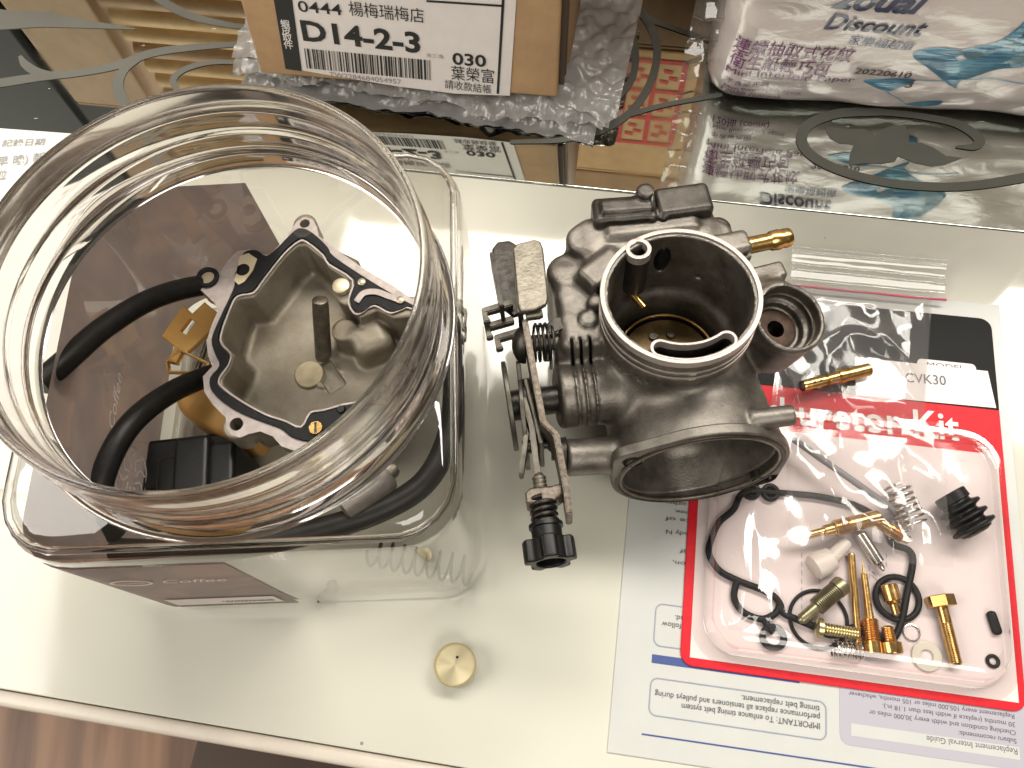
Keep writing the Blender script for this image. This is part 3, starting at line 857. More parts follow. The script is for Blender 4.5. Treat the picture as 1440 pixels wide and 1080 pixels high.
for pts in ([(1288, 106), (1330, 107), (1390, 104), (1440, 112)], [(1245, 121), (1262, 134), (1278, 146)]):
    sp = smooth_path([kpx(x, y) for x, y in pts], 6)
    v = []; f = []
    for i, p in enumerate(ribbon2([s for s in sp], .0005)[0]): v.append(pack_pt(p[0], p[1], .0003))
    n_ = len(sp); L_ = ribbon2(sp, .0005, cap=False)[0]
    v = [pack_pt(p[0], p[1], .0003) for p in L_]
    f = [(i, i + 1, 2 * n_ - 2 - i, 2 * n_ - 1 - i) for i in range(n_ - 1)]
    obj('leaf_outline', rel(mesh(v, f), kt), BLUE1, kb, smooth=False)
# ================================================================== printed sheet at the left
PAGE = M('office paper', (.74, .73, .68), .55, 0, var=.02, scale=80)
PINK_ = M('grey toner', (.36, .36, .36), .7)
PBLUE = M('pale blue print', (.25, .36, .62), .7)
pp = [P(-420, 190), P(150, 202), P(235, 640), P(-60, 660)]
GP6 = ground(.0006)
paper = obj('paper_sheet', mesh([tuple(p[:2]) + (.0003,) for p in (P(-420, 150), P(205, 196), P(250, 420), P(60, 700), P(-420, 600))], [(4, 3, 2, 1, 0)]), PAGE, smooth=False)
tag(paper, 'white printed paper sheet lying flat under the left side of the jar', 'paper')
def ptext(s, x0, y0, x1, y1, cap, mat=PINK_, bold=.01):
    text_on(s, GP6, GP6.uv(x0, y0), GP6.uv(x1, y1), cap, mat, paper, off=0, bold=bold)
ptext('記錄日期', 2, 205, 62, 203, .0030)
ptext('早 晚) 新', -6, 233, 62, 226, .0042)
ptext('位', -4, 252, 8, 251, .0042)
ptext('日期', 42, 488, 66, 470, .006, PBLUE)

# ================================================================== jar
JC = np.array([-.0735, .1112]); JA = rad(-4.2)
JM = Matrix.Translation((JC[0], JC[1], 0.0004)) @ Matrix.Rotation(JA, 4, 'Z')
jar = thing('plastic_jar', 'clear square plastic jar with a wide open threaded mouth, full of parts', 'jar', M=JM)
HS, RC_, ZS, ZR = .0615, .016, .0945, .1300
def rsq(h, r, n=24):
    out = []
    for cx_, cy_, a in ((h - r, h - r, 0), (-h + r, h - r, 90), (-h + r, -h + r, 180), (h - r, -h + r, 270)):
        for i in range(n):
            t = rad(a + 90 * i / (n - 1)); out.append((cx_ + r * math.cos(t), cy_ + r * math.sin(t)))
    return out
def rsq_even(h, r, n=96):
    """rounded square sampled by angle so that it lofts into a circle"""
    out = []
    for i in range(n):
        a = 2 * math.pi * i / n; d = (math.cos(a), math.sin(a)); lo, hi = 0, 2 * h
        for _ in range(28):
            m_ = (lo + hi) / 2; x, y = abs(d[0] * m_), abs(d[1] * m_)
            qx, qy = max(x - (h - r), 0), max(y - (h - r), 0)
            ins = math.hypot(qx, qy) <= r and x <= h and y <= h
            if ins: lo = m_
            else: hi = m_
        out.append((d[0] * lo, d[1] * lo))
    return out
def loft(rings):
    v = []; f = []; n = len(rings[0][0])
    for r_, z in rings: v += [(p[0], p[1], z) for p in r_]
    for j in range(len(rings) - 1):
        for i in range(n):
            f.append((j * n + i, j * n + (i + 1) % n, (j + 1) * n + (i + 1) % n, (j + 1) * n + i))
    return v, f
NJ = 160
S_ = lambda h, r: rsq_even(h, r, NJ)
Cc = lambda r: [(r * math.cos(2 * math.pi * i / NJ), r * math.sin(2 * math.pi * i / NJ)) for i in range(NJ)]
JFILM = film('clear jar plastic', (.955, .95, .935), .012, (.9, .88, .84), .03, .03, 34, 1.5, edge=(.80, .775, .74), dist=.002, refl=1.5)
rings = [(S_(HS - .006, RC_ - .004), .0), (S_(HS - .0022, RC_ - .002), .0012), (S_(HS, RC_), .005), (S_(HS, RC_), .03), (S_(HS, RC_), .055), (S_(HS, RC_), ZS - .010), (S_(HS - .0006, RC_), ZS - .006)]
v, f = loft(rings)
obj('jar_wall', mesh(v, f), JFILM, jar, angle=50)
# raised base with ring ridges
bs = [(S_(HS - .006, RC_ - .004), .0), (S_(HS - .010, RC_ - .004), .0022), (S_(HS - .016, RC_ - .004), .0030), (S_(HS - .020, RC_ - .005), .0022), (S_(HS - .026, RC_ - .006), .0030), (S_(HS - .05, .006), .0030)]
v, f = loft(bs); f.append(tuple(range((len(bs) - 1) * NJ, len(bs) * NJ)))
obj('jar_base', mesh(v, f), JFILM, jar, angle=50)
# shoulder: thick edge bead, then flat web up to the neck
GLASS, nt_, gb, gN, gL = nodes('thick clear plastic')
gb.inputs['Base Color'].default_value = (.95, .925, .905, 1); gb.inputs['Roughness'].default_value = .06
gb.inputs['Transmission Weight'].default_value = 1.0; gb.inputs['IOR'].default_value = 1.42
sh = [(S_(HS - .0006, RC_), ZS - .006), (S_(HS - .0035, RC_ - .001), ZS - .0015), (S_(HS - .006, RC_ - .001), ZS), (Cc(.0575), ZS + .0012), (Cc(.0548), ZS + .003)]
v, f = loft(sh)
obj('shoulder', mesh(v, f), JFILM, jar, angle=35)
def bead(h, r, z, w, nm):
    lp = rsq_even(h, r, 96)
    obj(nm, tube([(p[0], p[1], z) for p in lp], w, 10, closed=True), GLASS, jar)
bead(HS - .0022, RC_, ZS - .0022, .0011, 'shoulder_bead')
bead(HS - .0034, RC_ - .003, .0030, .0012, 'base_bead')
RR = .0580
prof = [(RR - .0032, ZS + .002), (RR - .0012, ZS + .0015), (RR + .0016, ZS + .0030), (RR + .0026, ZS + .0046), (RR + .0016, ZS + .0064), (RR - .0006, ZS + .0078),
        (RR - .0008, ZS + .0125), (RR + .0002, ZS + .0140), (RR + .0004, ZS + .0152), (RR - .0006, ZS + .0170),
        (RR - .0008, ZS + .0215), (RR + .0002, ZS + .0230), (RR + .0003, ZS + .0242), (RR - .0006, ZS + .0258), (RR - .0008, ZR - .0020),
        (RR - .0012, ZR - .0006), (RR - .0020, ZR), (RR - .0026, ZR - .0003), (RR - .0030, ZR - .0014), (RR - .0032, ZR - .010), (RR - .0034, ZS + .010)]
neck = obj('threaded_neck', lathe(prof, 192, closed=True), GLASS, jar, angle=70)
# wrap-round label on the left half
def labelmat():
    m, nt, b, N, L = nodes('coffee label')
    tc = N.new('ShaderNodeTexCoord')
    n = N.new('ShaderNodeTexNoise'); n.inputs['Scale'].default_value = 26; n.inputs['Detail'].default_value = 3; n.inputs['Distortion'].default_value = 2.5
    L.new(tc.outputs['Object'], n.inputs['Vector'])
    r = N.new('ShaderNodeValToRGB'); r.color_ramp.elements[0].position = .42; r.color_ramp.elements[0].color = (.315, .262, .25, 1)
    r.color_ramp.elements[1].position = .72; r.color_ramp.elements[1].color = (.42, .315, .28, 1)
    L.new(n.outputs['Fac'], r.inputs['Fac']); L.new(r.outputs['Color'], b.inputs['Base Color'])
    b.inputs['Roughness'].default_value = .38
    tl = N.new('ShaderNodeBsdfTranslucent'); L.new(r.outputs['Color'], tl.inputs[0])
    mx = N.new('ShaderNodeMixShader'); mx.inputs[0].default_value = .45
    L.new(b.outputs[0], mx.inputs[1]); L.new(tl.outputs[0], mx.inputs[2]); L.new(mx.outputs[0], N['Material Output'].inputs[0])
    return m
LABM = labelmat()
path = []                                                # outline along the wall from the front, round the left, to the back
h = HS + .0003; r = RC_
path += [(-.004 - (h - r - .004) * i / 8, -h) for i in range(9)]
path += [(-(h - r) - r * math.sin(rad(a)), -(h - r) - r * math.cos(rad(a))) for a in range(10, 91, 10)]
path += [(-h, -(h - r) + 2 * (h - r) * i / 10) for i in range(1, 11)]
path += [(-(h - r) - r * math.cos(rad(a)), (h - r) + r * math.sin(rad(a))) for a in range(10, 91, 10)]
path += [(-(h - r) + (h - r - .010) * i / 8, h) for i in range(1, 9)]
v = [(x, y, z) for z in (.0075, .030, .055, .080) for x, y in path]; n_ = len(path)
f = [(j * n_ + i, j * n_ + i + 1, (j + 1) * n_ + i + 1, (j + 1) * n_ + i) for j in range(3) for i in range(n_ - 1)]
lab_ = obj('label', mesh(v, f), LABM, jar)
lab_['label'] = 'mauve brown coffee label wrapped round the jar'
FP = Plane(JM @ Vector((0, -h - .0002, 0)), JM.to_3x3() @ Vector((1, 0, 0)), (0, 0, 1))     # front wall
LP2 = Plane(JM @ Vector((-h + .0009, 0, 0)), JM.to_3x3() @ Vector((0, 1, 0)), (0, 0, 1))    # left wall, from inside
PALE = M('pale label print', (.78, .72, .68), .5)
text_on('Coffee', FP, (-.0300, .0565), (-.0110, .0565), .0052, PALE, jar and lab_, off=.0002, shear=.4)
lo_ = [(p[0], p[1]) for p in circle2(-.0500, .0585, 1, 1)]
el = [(-.0390 + .0062 * math.cos(rad(a)), .0590 + .0042 * math.sin(rad(a))) for a in range(0, 360, 15)]
ei = [(-.0390 + .0052 * math.cos(rad(a)), .0590 + .0034 * math.sin(rad(a))) for a in range(0, 360, 15)]
obj('logo_oval', rel(on_plane(plate([el, ei], .00005), FP, .0003), jar), PALE, lab_, smooth=False)
text_on('COFFEE', FP, (-.0430, .0578), (-.0350, .0578), .0018, PALE, lab_, off=.0003)
strip = [(-.044, .014), (-.0075, .014), (-.0075, .026), (-.044, .026)]
obj('pale_strip', rel(sheet(strip, FP, .0002), jar), PALE, lab_, smooth=False)
text_on('*4X0900004648', FP, (-.027, .0175), (-.0095, .0175), .0028, INK, lab_, off=.0004, bold=.01)
# emblem and script seen through from the back of the label on the left wall
em = [(-.020 + .0115 * math.cos(rad(a)), .026 + .0115 * math.sin(rad(a))) for a in range(0, 360, 12)]
en = [(-.020 + .0105 * math.cos(rad(a)), .026 + .0105 * math.sin(rad(a))) for a in range(0, 360, 12)]
obj('logo_ring', rel(on_plane(plate([em, en], .00005), LP2, 0), jar), PALE, lab_, smooth=False)
for k in range(9):
    a = rad(k * 40 + 10); r0, r1 = .003, .0095
    pts = [(-.020 + r0 * math.cos(a), .026 + r0 * math.sin(a)), (-.020 + .0065 * math.cos(a + .35), .026 + .0065 * math.sin(a + .35)), (-.020 + r1 * math.cos(a), .026 + r1 * math.sin(a))]
    obj('logo_swirl', rel(on_plane(plate(ribbon2(smooth_path(pts, 5), .0007), .00005), LP2, .0001), jar), PALE, lab_, smooth=False)
text_on('Machine Coffee', LP2, (-.036, .043), (.012, .043), .0040, PALE, lab_, off=.0001, shear=.4)

# ================================================================== things in the jar
def px3(pts, z): return [P(x, y, z if not hasattr(z, '__len__') else 0) for x, y in pts]
def hose(name, label, pts, r, hole):
    w = [P(x, y, z) for x, y, z in pts]
    o = obj(name, tube(smooth_path(w, 8), r, 20, hole), RUBBER)
    return tag(o, label, 'hose')
hose('rubber_hose', 'black rubber hose whose open cut end touches the label side of the jar', [(54, 541, .078), (95, 505, .074), (150, 458, .066), (215, 420, .056), (280, 402, .044), (340, 400, .030)], .0037, .0021)
hose('rubber_hose', 'black rubber hose bending from under the float bowl beside the black stopper', [(345, 515, .020), (290, 530, .026), (235, 555, .036), (185, 595, .046), (152, 650, .048), (140, 705, .044), (160, 750, .032)], .0039, .0021)
hose('rubber_hose', 'long black rubber hose lying along the front and right walls of the jar', [(160, 774, .030), (240, 776, .031), (340, 768, .031), (450, 745, .031), (540, 715, .031), (600, 675, .031), (632, 610, .031), (640, 540, .031), (636, 470, .030), (610, 410, .026)], .0042, .0022)

# amber float
FLOATM, nt_, fb, _n, _l = nodes('amber float plastic')
fb.inputs['Base Color'].default_value = (.74, .43, .13, 1); fb.inputs['Roughness'].default_value = .42
fb.inputs['Subsurface Weight'].default_value = .25; fb.inputs['Subsurface Radius'].default_value = (.006, .003, .001); fb.inputs['Subsurface Scale'].default_value = .6
ZF = .024
def f2(pts): return [tuple(P(x, y, ZF)[:2]) for x, y in pts]
flt = thing('carburetor_float', 'amber plastic carburetor float half under the float bowl', 'float', tuple(P(275, 540, .008)))
lo = smooth_path(f2([(238, 530), (262, 510), (300, 505), (350, 520), (365, 570), (350, 615), (315, 612), (275, 592), (240, 566)]), 5, True)
s = [(p[0], p[1]) for p in lo]
obj('float_body', rel(moved(plate([s], .016, .003, 3), Matrix.Translation((0, 0, .010))), flt), FLOATM, flt, angle=60)
arm = f2([(232, 478), (262, 434), (275, 446), (292, 430), (312, 446), (300, 470), (268, 500), (300, 515), (290, 530), (240, 528), (238, 512), (255, 496)])
hole_ = f2([(258, 470), (272, 452), (279, 458), (266, 476)])
hole2 = f2([(246, 508), (252, 496), (258, 500), (252, 512)])
obj('float_arm', rel(moved(plate([arm, hole_, hole2], .0028, .0006, 2), Matrix.Translation((0, 0, ZF + .002))), flt), FLOATM, flt, angle=60)
# two steel pins and a black ribbed knob
o = obj('steel_pin', turned(P(268, 545, .022), P(292, 480, .024), [(0, .0006), (.03, .0009), (.97, .0009), (1, .0006)], 12), STEEL)
tag(o, 'thin grey steel pin lying across the amber float arm', 'pin')
kn = thing('ribbed_stopper', 'black ribbed plastic stopper standing in the jar below the float bowl', 'stopper', tuple(P(272, 660, .004)))
for i, (x0, x1, yt, z) in enumerate(((218, 252, 640, .034), (240, 292, 612, .040), (280, 329, 620, .037))):
    a = P(x0, 668, z); b = P(x1, 668, z); t_ = P((x0 + x1) / 2, yt, z)
    obj('rib', rel(rbox(((a[0] + b[0]) / 2, (t_[1] + a[1] - .012) / 2, z - .014), ((b[0] - a[0]) / 2, (t_[1] - a[1] + .012) / 2, .014), .002, 3), kn), BPLAST, kn)
obj('stopper_base', rel(rbox(tuple(P(272, 655, .010)), (.018, .010, .006), .002, 3), kn), BPLAST, kn)
# grey rubber slide behind the front shoulder
gs = thing('grey_slide', 'dull grey oval metal slide lying near the front right jar corner', 'slide', tuple(P(520, 690, .02)))
GREYR = M('dull grey metal', (.22, .20, .18), .45, .5, var=.15, scale=200)
a = P(478, 712, .034); b = P(548, 662, .034)
obj('slide_body', rel(turned(a, b, [(0, .004), (.05, .0062), (.3, .0066), (.8, .0066), (.95, .0058), (1, .004)], 28), gs), GREYR, gs)
obj('slide_nose', rel(turned(P(545, 664, .036), P(558, 656, .036), [(0, .003), (.6, .003), (1, .002)], 20), gs), STEEL, gs)
# long thin spring and a rusty screw on the bottom
ls = obj('long_spring', coil(P(520, 777, .0085), P(662, 803, .0085), .0044, .00055, 8.5, 8, 20, .0050), DSTEEL)
tag(ls, 'long thin steel coil spring on the jar bottom at the front', 'spring')
sc = thing('rusty_screw', 'small rusty screw lying on the jar bottom beside the label edge', 'screw', tuple(P(465, 826, .004)))
RUSTY = M('rust', (.20, .07, .03), .6, .4, var=.3, scale=500)
obj('screw_head', rel(turned(P(474, 824, .006), P(462, 828, .006), [(0, .0022), (.2, .0026), (.8, .0026), (1, .002)], 16), sc), RUSTY, sc)
obj('screw_shank', rel(turned(P(463, 828, .006), P(446, 846, .004), [(0, .0011)] + thread(.1, .9, .0012, 8) + [(1, .0006)], 12), sc), RUSTY, sc)

# ================================================================== float bowl
ZB = .046
def B2(x, y): 
    p = P(x, y, ZB); return (p[0] * 1000, p[1] * 1000)
outer = [B2(*p) for p in [(418, 312), (428, 306), (440, 309), (446, 320), (449, 333), (466, 346), (488, 362), (520, 384), (555, 404), (592, 430), (612, 450), (616, 500), (608, 560), (585, 600), (540, 618), (490, 632), (450, 640), (420, 636), (396, 628), (384, 614), (366, 607), (350, 611), (338, 616), (326, 612), (319, 602), (318, 588), (300, 570), (288, 552), (286, 530), (299, 516), (293, 500), (291, 480), (298, 458), (307, 438), (303, 428), (288, 413), (276, 403), (273, 388), (282, 377), (296, 374), (311, 382), (322, 366), (334, 354), (352, 351), (368, 358), (380, 359), (395, 343), (410, 324)]]
cen = np.mean(np.array(outer), 0)
_cav = [(418, 338), (432, 338), (458, 358), (466, 370), (500, 392), (502, 422), (512, 442), (535, 432), (560, 444), (590, 440), (594, 500), (588, 560), (545, 585), (505, 575), (465, 580), (440, 585), (424, 606), (400, 598), (370, 588), (330, 566), (306, 546), (305, 536), (318, 516), (322, 500), (310, 488), (306, 472), (320, 430), (328, 416), (352, 412), (370, 390), (398, 355)]
_cc = np.mean(np.array(_cav, float), 0)
def inset(pts, k): return [tuple(np.array(p, float) + (_cc - np.array(p)) / np.linalg.norm(_cc - np.array(p)) * k) for p in pts]
cav = [B2(*p) for p in inset(_cav, 5)]
xs = [p[0] for p in outer]; ys = [p[1] for p in outer]
g = SDF((min(xs) - 10, min(ys) - 10, 12), (max(xs) + 8, max(ys) + 10, ZB * 1000 + 4), .55)
g.D = g.poly(outer, 40, ZB * 1000, .8)
g.add(g.poly([tuple(cen + (np.array(p) - cen) * .93) for p in outer], 16, 44, 3.0, .10), 1.0)
for x, y, r_ in ((428, 314, 4.2), (291, 392, 4.4), (345, 378, 5.2), (332, 598, 4.6), (446, 605, 5.4)):
    c = B2(x, y); g.add(g.cyl((*c, 34), (*c, ZB * 1000), r_, .6), 1.5)
g.cut(g.poly(cav, 28, 60, 2.5, .05), .8)
c = B2(440, 500); g.add(g.cyl((*c, 26), (*c, 29.5), 5.0, 1.0), 1.5)
g.add(g.cyl((*B2(478, 452), 24), (*B2(478, 452), 40), 4.6, 1.0), 2.0)
g.add(g.box((*B2(515, 462), 32), (7, 6, 9), 4.0, .3), 2.5)
g.cut(g.box((*B2(445, 500), 27.5), (3.5, 6, 2.0), .8, .5), .5)
g.add(g.box((*B2(470, 350), 30), (8, 3.0, 10), 2.0, -.6), 2.0)
g.add(g.cyl((*B2(490, 412), 18), (*B2(490, 412), ZB * 1000 - .5), 4.6, .6), 2.0)
for x, y, r_, d_ in ((345, 383, 2.5, 14), (429, 316, 1.9, 20), (333, 596, 2.3, 20), (446, 606, 2.2, 6)):
    c = B2(x, y); g.cut(g.cyl((*c, ZB * 1000 - d_), (*c, ZB * 1000 + 2), r_, .2), .3)
bowl = thing('float_bowl', 'open cast metal float bowl with black rubber seal, lying in the jar', 'float bowl', (cen[0] / 1000, cen[1] / 1000, .016))
obj('bowl_casting', rel(g.mesh(), bowl), BOWLC, bowl)
# light machined face of the flange with the seal set in it
def px_loop(pts, k=5): return [tuple(P(x, y, ZB)[:2]) for x, y in pts]
seal_o = [(416, 326), (430, 324), (446, 334), (462, 350), (472, 364), (530, 402), (572, 426), (598, 442), (602, 480), (598, 545), (580, 578), (530, 602), (470, 622), (436, 622), (412, 616), (396, 604), (372, 595), (346, 585), (322, 572), (300, 552), (297, 533), (310, 516), (304, 500), (299, 480), (308, 455), (322, 425), (331, 404), (333, 384), (344, 358), (362, 354), (376, 362), (392, 350)]
seal_i = cavpx = [(420, 334), (432, 334), (457, 353), (466, 366), (502, 390), (497, 418), (504, 436), (514, 440), (534, 428), (558, 440), (588, 434), (590, 500), (584, 558), (545, 580), (505, 574), (458, 586), (438, 590), (424, 610), (400, 601), (370, 591), (330, 568), (305, 548), (303, 536), (315, 518), (318, 501), (307, 488), (304, 473), (318, 432), (329, 414), (352, 408), (368, 388), (398, 352)]
so = [(p[0], p[1]) for p in smooth_path(px_loop(seal_o), 3, True)]; cavpx = inset(seal_i, 6); si = [(p[0], p[1]) for p in smooth_path(px_loop(inset(seal_i, 5)), 3, True)]
oo = [(p[0] / 1000, p[1] / 1000) for p in outer]
obj('flange_face', rel(moved(plate([oo, si] + [circle2(*P(x, y, ZB)[:2], r_, 24) for x, y, r_ in ((429, 315, .0019), (333, 597, .0023))], .0004), Matrix.Translation((0, 0, ZB + .0002))), bowl), MACHD, bowl, smooth=False)
obj('rubber_seal', rel(moved(plate([so, si], .0012, .0003, 2), Matrix.Translation((0, 0, ZB + .0007))), bowl), GASK, bowl, angle=50)
# thin bright lip round the cavity
def lip(pts, w, z, mat, nm='cavity_lip'):
    sp = smooth_path(px_loop(pts), 3, True); L_ = ribbon2(sp, w, closed=True)
    obj(nm, rel(moved(plate(L_, .0008), Matrix.Translation((0, 0, z))), bowl), mat, bowl, smooth=False)
ci = np.mean(np.array(cavpx), 0)
lip([tuple(np.array(p) + (ci - np.array(p)) / np.linalg.norm(ci - np.array(p)) * 2.2) for p in cavpx], .0006, ZB + .0007, MACHD)
# ring seal round the small port and its brass pad
c = P(293, 392, ZB)
obj('ring_seal', rel(torus((c[0], c[1], ZB + .0008), .0033, .0009, 28, 8), bowl), GASK, bowl)
obj('port_pad', rel(turned((c[0], c[1], ZB), (c[0], c[1], ZB + .0006), [(0, .0024), (1, .0024)], 24), bowl), M('brassy face', (.62, .54, .38), .35, .6), bowl, smooth=False)
pad = [tuple(P(x, y, ZB)[:2]) for x, y in [(340, 364), (352, 360), (364, 368), (358, 384), (346, 400), (338, 404), (332, 398)]]
hp = [tuple(p) for p in circle2(*P(344, 383, ZB)[:2], .0025, 20)]
obj('port_pad', rel(moved(plate([pad, hp], .0006), Matrix.Translation((0, 0, ZB + .0017))), bowl), bpy.data.materials['brassy face'], bowl, smooth=False)
# over-flow post, kidney channel, jet, peg
pc = P(450, 420, ZB + .004); pb = P(455, 503, .0265)
obj('overflow_post', rel(turned(pb, pc, [(0, .0030), (.9, .0029), (.98, .0027), (1, .0018)], 24), bowl), STEEL, bowl)
sp = smooth_path(px_loop([(503, 428), (513, 416), (530, 414), (548, 420), (565, 426)]), 6)
obj('channel_face', rel(moved(plate(ribbon2(sp, .0022), .0007), Matrix.Translation((0, 0, ZB + .0017))), bowl), MACHD, bowl, smooth=False)
for x, y, r_ in ((481, 405, .0030), (510, 400, .0014), (564, 425, .0014), (339, 549, .0015)):
    z_ = ZB if y < 500 else .027
    q = P(x, y, z_)
    obj('round_pad', rel(turned((q[0], q[1], z_), (q[0], q[1], z_ + .0022), [(0, r_), (.9, r_), (1, r_ * .8)], 20), bowl), bpy.data.materials['brassy face'], bowl, angle=40)
q = P(446, 604, ZB)
jt = obj('brass_jet', rel(turned((q[0], q[1], ZB - .006), (q[0], q[1], ZB + .0021), [(0, .0021), (.9, .0024), (1, .0022)], 24), bowl), BRASS, bowl, angle=40)
obj('jet_slot', rel(rbox((q[0], q[1], ZB + .0021), (.0004, .0018, .0002), 0), bowl), DSTEEL, jt, smooth=False)
q = P(481, 578, ZB)
obj('black_peg', rel(turned((q[0], q[1], ZB - .010), (q[0], q[1], ZB + .002), [(0, .0018), (.9, .0018), (1, .0012)], 18), bowl), BPLAST, bowl)
q = P(436, 528, .028)
obj('round_boss', rel(turned((q[0], q[1], .0270), (q[0], q[1], .0295), [(0, .0056), (.8, .0054), (1, .0050)], 32), bowl), M('stained boss', (.44, .375, .25), .4, .5, var=.15, scale=200), bowl, angle=40)

# ================================================================== brass plug on the table
q = P(641, 936, .0032)
pl_ = thing('brass_plug', 'small pale brass disc plug lying alone on the white table', 'disc', (q[0], q[1], 0))
def discmat():
    m, nt, b, N, L = nodes('turned pale brass')
    b.inputs['Base Color'].default_value = (.76, .67, .43, 1); b.inputs['Metallic'].default_value = .6; b.inputs['Roughness'].default_value = .3
    b.inputs['Anisotropic'].default_value = .8
    tg = N.new('ShaderNodeTangent'); tg.direction_type = 'RADIAL'; tg.axis = 'Z'; L.new(tg.outputs[0], b.inputs['Tangent'])
    return m
obj('disc', moved(lathe([(0, 0), (.0066, 0), (.0070, .0004), (.0072, .0068), (.0068, .0072), (.0063, .0066), (0, .0063)], 56), Matrix.Translation((0, 0, 0))), discmat(), pl_, angle=35)
for dx, dy in ((.001, .0024), (-.0045, -.0028)):
    obj('pit', turned((dx, dy, .0060), (dx, dy, .00645), [(0, .0005), (1, .0005)], 10), DSTEEL, pl_, smooth=False)
# ================================================================== carburetor
CM = Matrix.Translation((.0543, .118, .0755)) @ Matrix.Rotation(rad(-5), 4, 'X')
CMi = np.array(CM.inverted())
def CL(px, py, ax, val):
    """point in the carburetor's own frame (mm) on one of its planes"""
    d = CMi[:3, :3] @ ray(px, py); c = (CMi @ np.append(CAMP, 1))[:3] * 1000
    return c + d * ((val - c[ax]) / d[ax])
carb = thing('carburetor', 'dark cast metal carburetor standing on the table with its round mouth up', 'carburetor', M=CM)
g = SDF((-43, -41, -77), (53, 60, 1.2), .62)
g.D = g.cyl((0, 0, -15), (0, 0, -.6), 24.3, .6)
g.add(g.cyl((0, 0, -66), (0, 0, -12), 22.6, 3), 1.5)
g.add(g.cyl((4.5, -38.5, -47.5), (2, 12, -46), 29.0, 1, 24.5), 6)
g.add(g.box((-2, 33, -34), (24, 13, 20), 5), 4)                       # rear chamber
g.add(g.box((-1, 38, -18), (16, 5, 6), 2), 2.5)
g.add(g.cyl((-24, 36, -48), (-24, 36, -14), 6.5, 2), 3)
g.add(g.cyl((-31, 27, -50), (-31, 27, -19), 7.2, 2), 3)
g.add(g.box((-28, 13, -36), (9, 17, 17), 3.5), 3)                      # left chamber wall
for y_ in (4, 14): g.add(g.cyl((-33.5, y_ + 3, -46), (-33.5, y_ + 3, -19.5), 2.6, 1), 1.5)
for x_, y_ in ((-27, 6), (-22, 27)): g.add(g.cyl((x_, y_, -40), (x_, y_, -17.5), 3.2, 1), 1.2)
g.add(g.box((-20, 22, -16), (8, 5, 4), 2, .6), 2.5)                    # web to the mouth
g.add(g.cyl((-24, 11, -26), (-24, 11, -15), 2.6, 1), 1.2)
g.add(g.cyl((20, 32, -46), (20, 32, -15), 6.5, 2), 3)
g.add(g.cyl((6, 21, -12), (28, 23.5, -12.5), 5.6, 1), 2.5)              # nipple boss
g.add(g.box((33, 15.5, -21), (7.5, 3.2, 4.2), 1.2, .15), 1.5)
n_ = np.array([.20, -.16, .96]); n_ /= np.linalg.norm(n_)
cc = np.array([37.5, -2.0, -18.0])
g.add(g.cyl(cc - n_ * 20, cc, 12.6, 1.0, 12.4), 2.5)                    # side cup
g.add(g.box((26, 3, -32), (10, 9, 13), 4), 4)
g.add(g.box((30, 7.5, -24), (9, 5, 8), 2.5), 2.5)
g.add(g.cyl((-40, -14, -33), (-8, -13, -36), 10.6, 1.5), 4)             # shaft housing
g.add(g.cyl((-39, .5, -28), (-12, 2, -30), 4.4, 1), 3)
g.add(g.cyl((-39.5, -33, -40), (-10, -33, -44), 6.2, 1.2), 3)
g.add(g.cyl((18, -34, -24), (31.5, -34.5, -22.5), 3.3, .5), 1.5)
g.add(g.box((1, 8, -68), (22, 24, 7), 3), 4)                            # foot
for x_ in (-33.5, -30.5, -27.5):                                       # turned grooves on the housings
    g.cut(np.maximum(np.abs(g.X - x_) - .45, np.maximum(-(g.cyl((-45, -14, -33), (-8, -13, -36), 9.9, .1)), np.abs(g.Y + 13) - 13)), .3)
for z_ in (-7.2, -10.4):                                               # rings under the mouth
    g.cut(np.maximum(np.abs(g.Z - z_) - .55, 23.4 - np.sqrt(g.X ** 2 + g.Y ** 2)), .3)
g.cut(g.cyl((0, 0, -30), (0, 0, 5), 22.0, 3), .5)
g.cut(g.cyl((0, 1, -50), (0, 0, -24), 16.5, 2, 20.5), 3)
g.cut(g.cyl((4.5, -45, -47.5), (4, -19.5, -46.5), 27.2, 8, 20.0), .5)
g.cut(g.cyl(cc - n_ * 8, cc + n_ * 4, 10.6, 1.2), .4)
g.cut(g.cyl(cc - n_ * 11, cc, 8.6, .6), .4)
g.cut(g.cyl(cc - n_ * 18, cc, 3.2, .3), .4)
w_ = CL(930, 362, 2, -13); g.cut(g.sph((w_[0], 22.3, -13), (2.6, 6, 6.5)), .3)
w_ = CL(985, 385, 2, -17); g.add(g.sph((w_[0], 21.5, -17), (3.0, 2.2, 5.5)), .8); g.cut(g.cyl((w_[0], 15, -20), (w_[0], 26, -20), 1.2, .2), .3)
g.cut(g.cyl((27, -34.4, -23), (34, -34.5, -22.4), 1.7, .2), .3)
body = obj('body_casting', g.mesh(), CAST, carb)
w_ = CL(930, 362, 2, -13)
bm = bmesh.new(); bmesh.ops.create_uvsphere(bm, u_segments=28, v_segments=16, radius=1.0)
obj('air_port_shade', moved(bm_mesh(bm), Matrix.Translation((w_[0] * .001, .0232, -.013)) @ Matrix.Diagonal((.0027, .0022, .0064, 1))), BPLAST, body)  # black plug in the port, its colour standing in for shade inside
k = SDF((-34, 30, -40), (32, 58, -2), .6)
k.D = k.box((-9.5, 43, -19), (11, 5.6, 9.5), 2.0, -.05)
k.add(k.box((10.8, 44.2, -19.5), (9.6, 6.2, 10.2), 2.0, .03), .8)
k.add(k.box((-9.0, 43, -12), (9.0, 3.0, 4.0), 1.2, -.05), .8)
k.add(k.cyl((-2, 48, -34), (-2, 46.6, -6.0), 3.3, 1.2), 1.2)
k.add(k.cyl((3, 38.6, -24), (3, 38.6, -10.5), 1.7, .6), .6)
k.add(k.box((-1, 37, -26), (22, 3.2, 8), 1.5), 1.5)
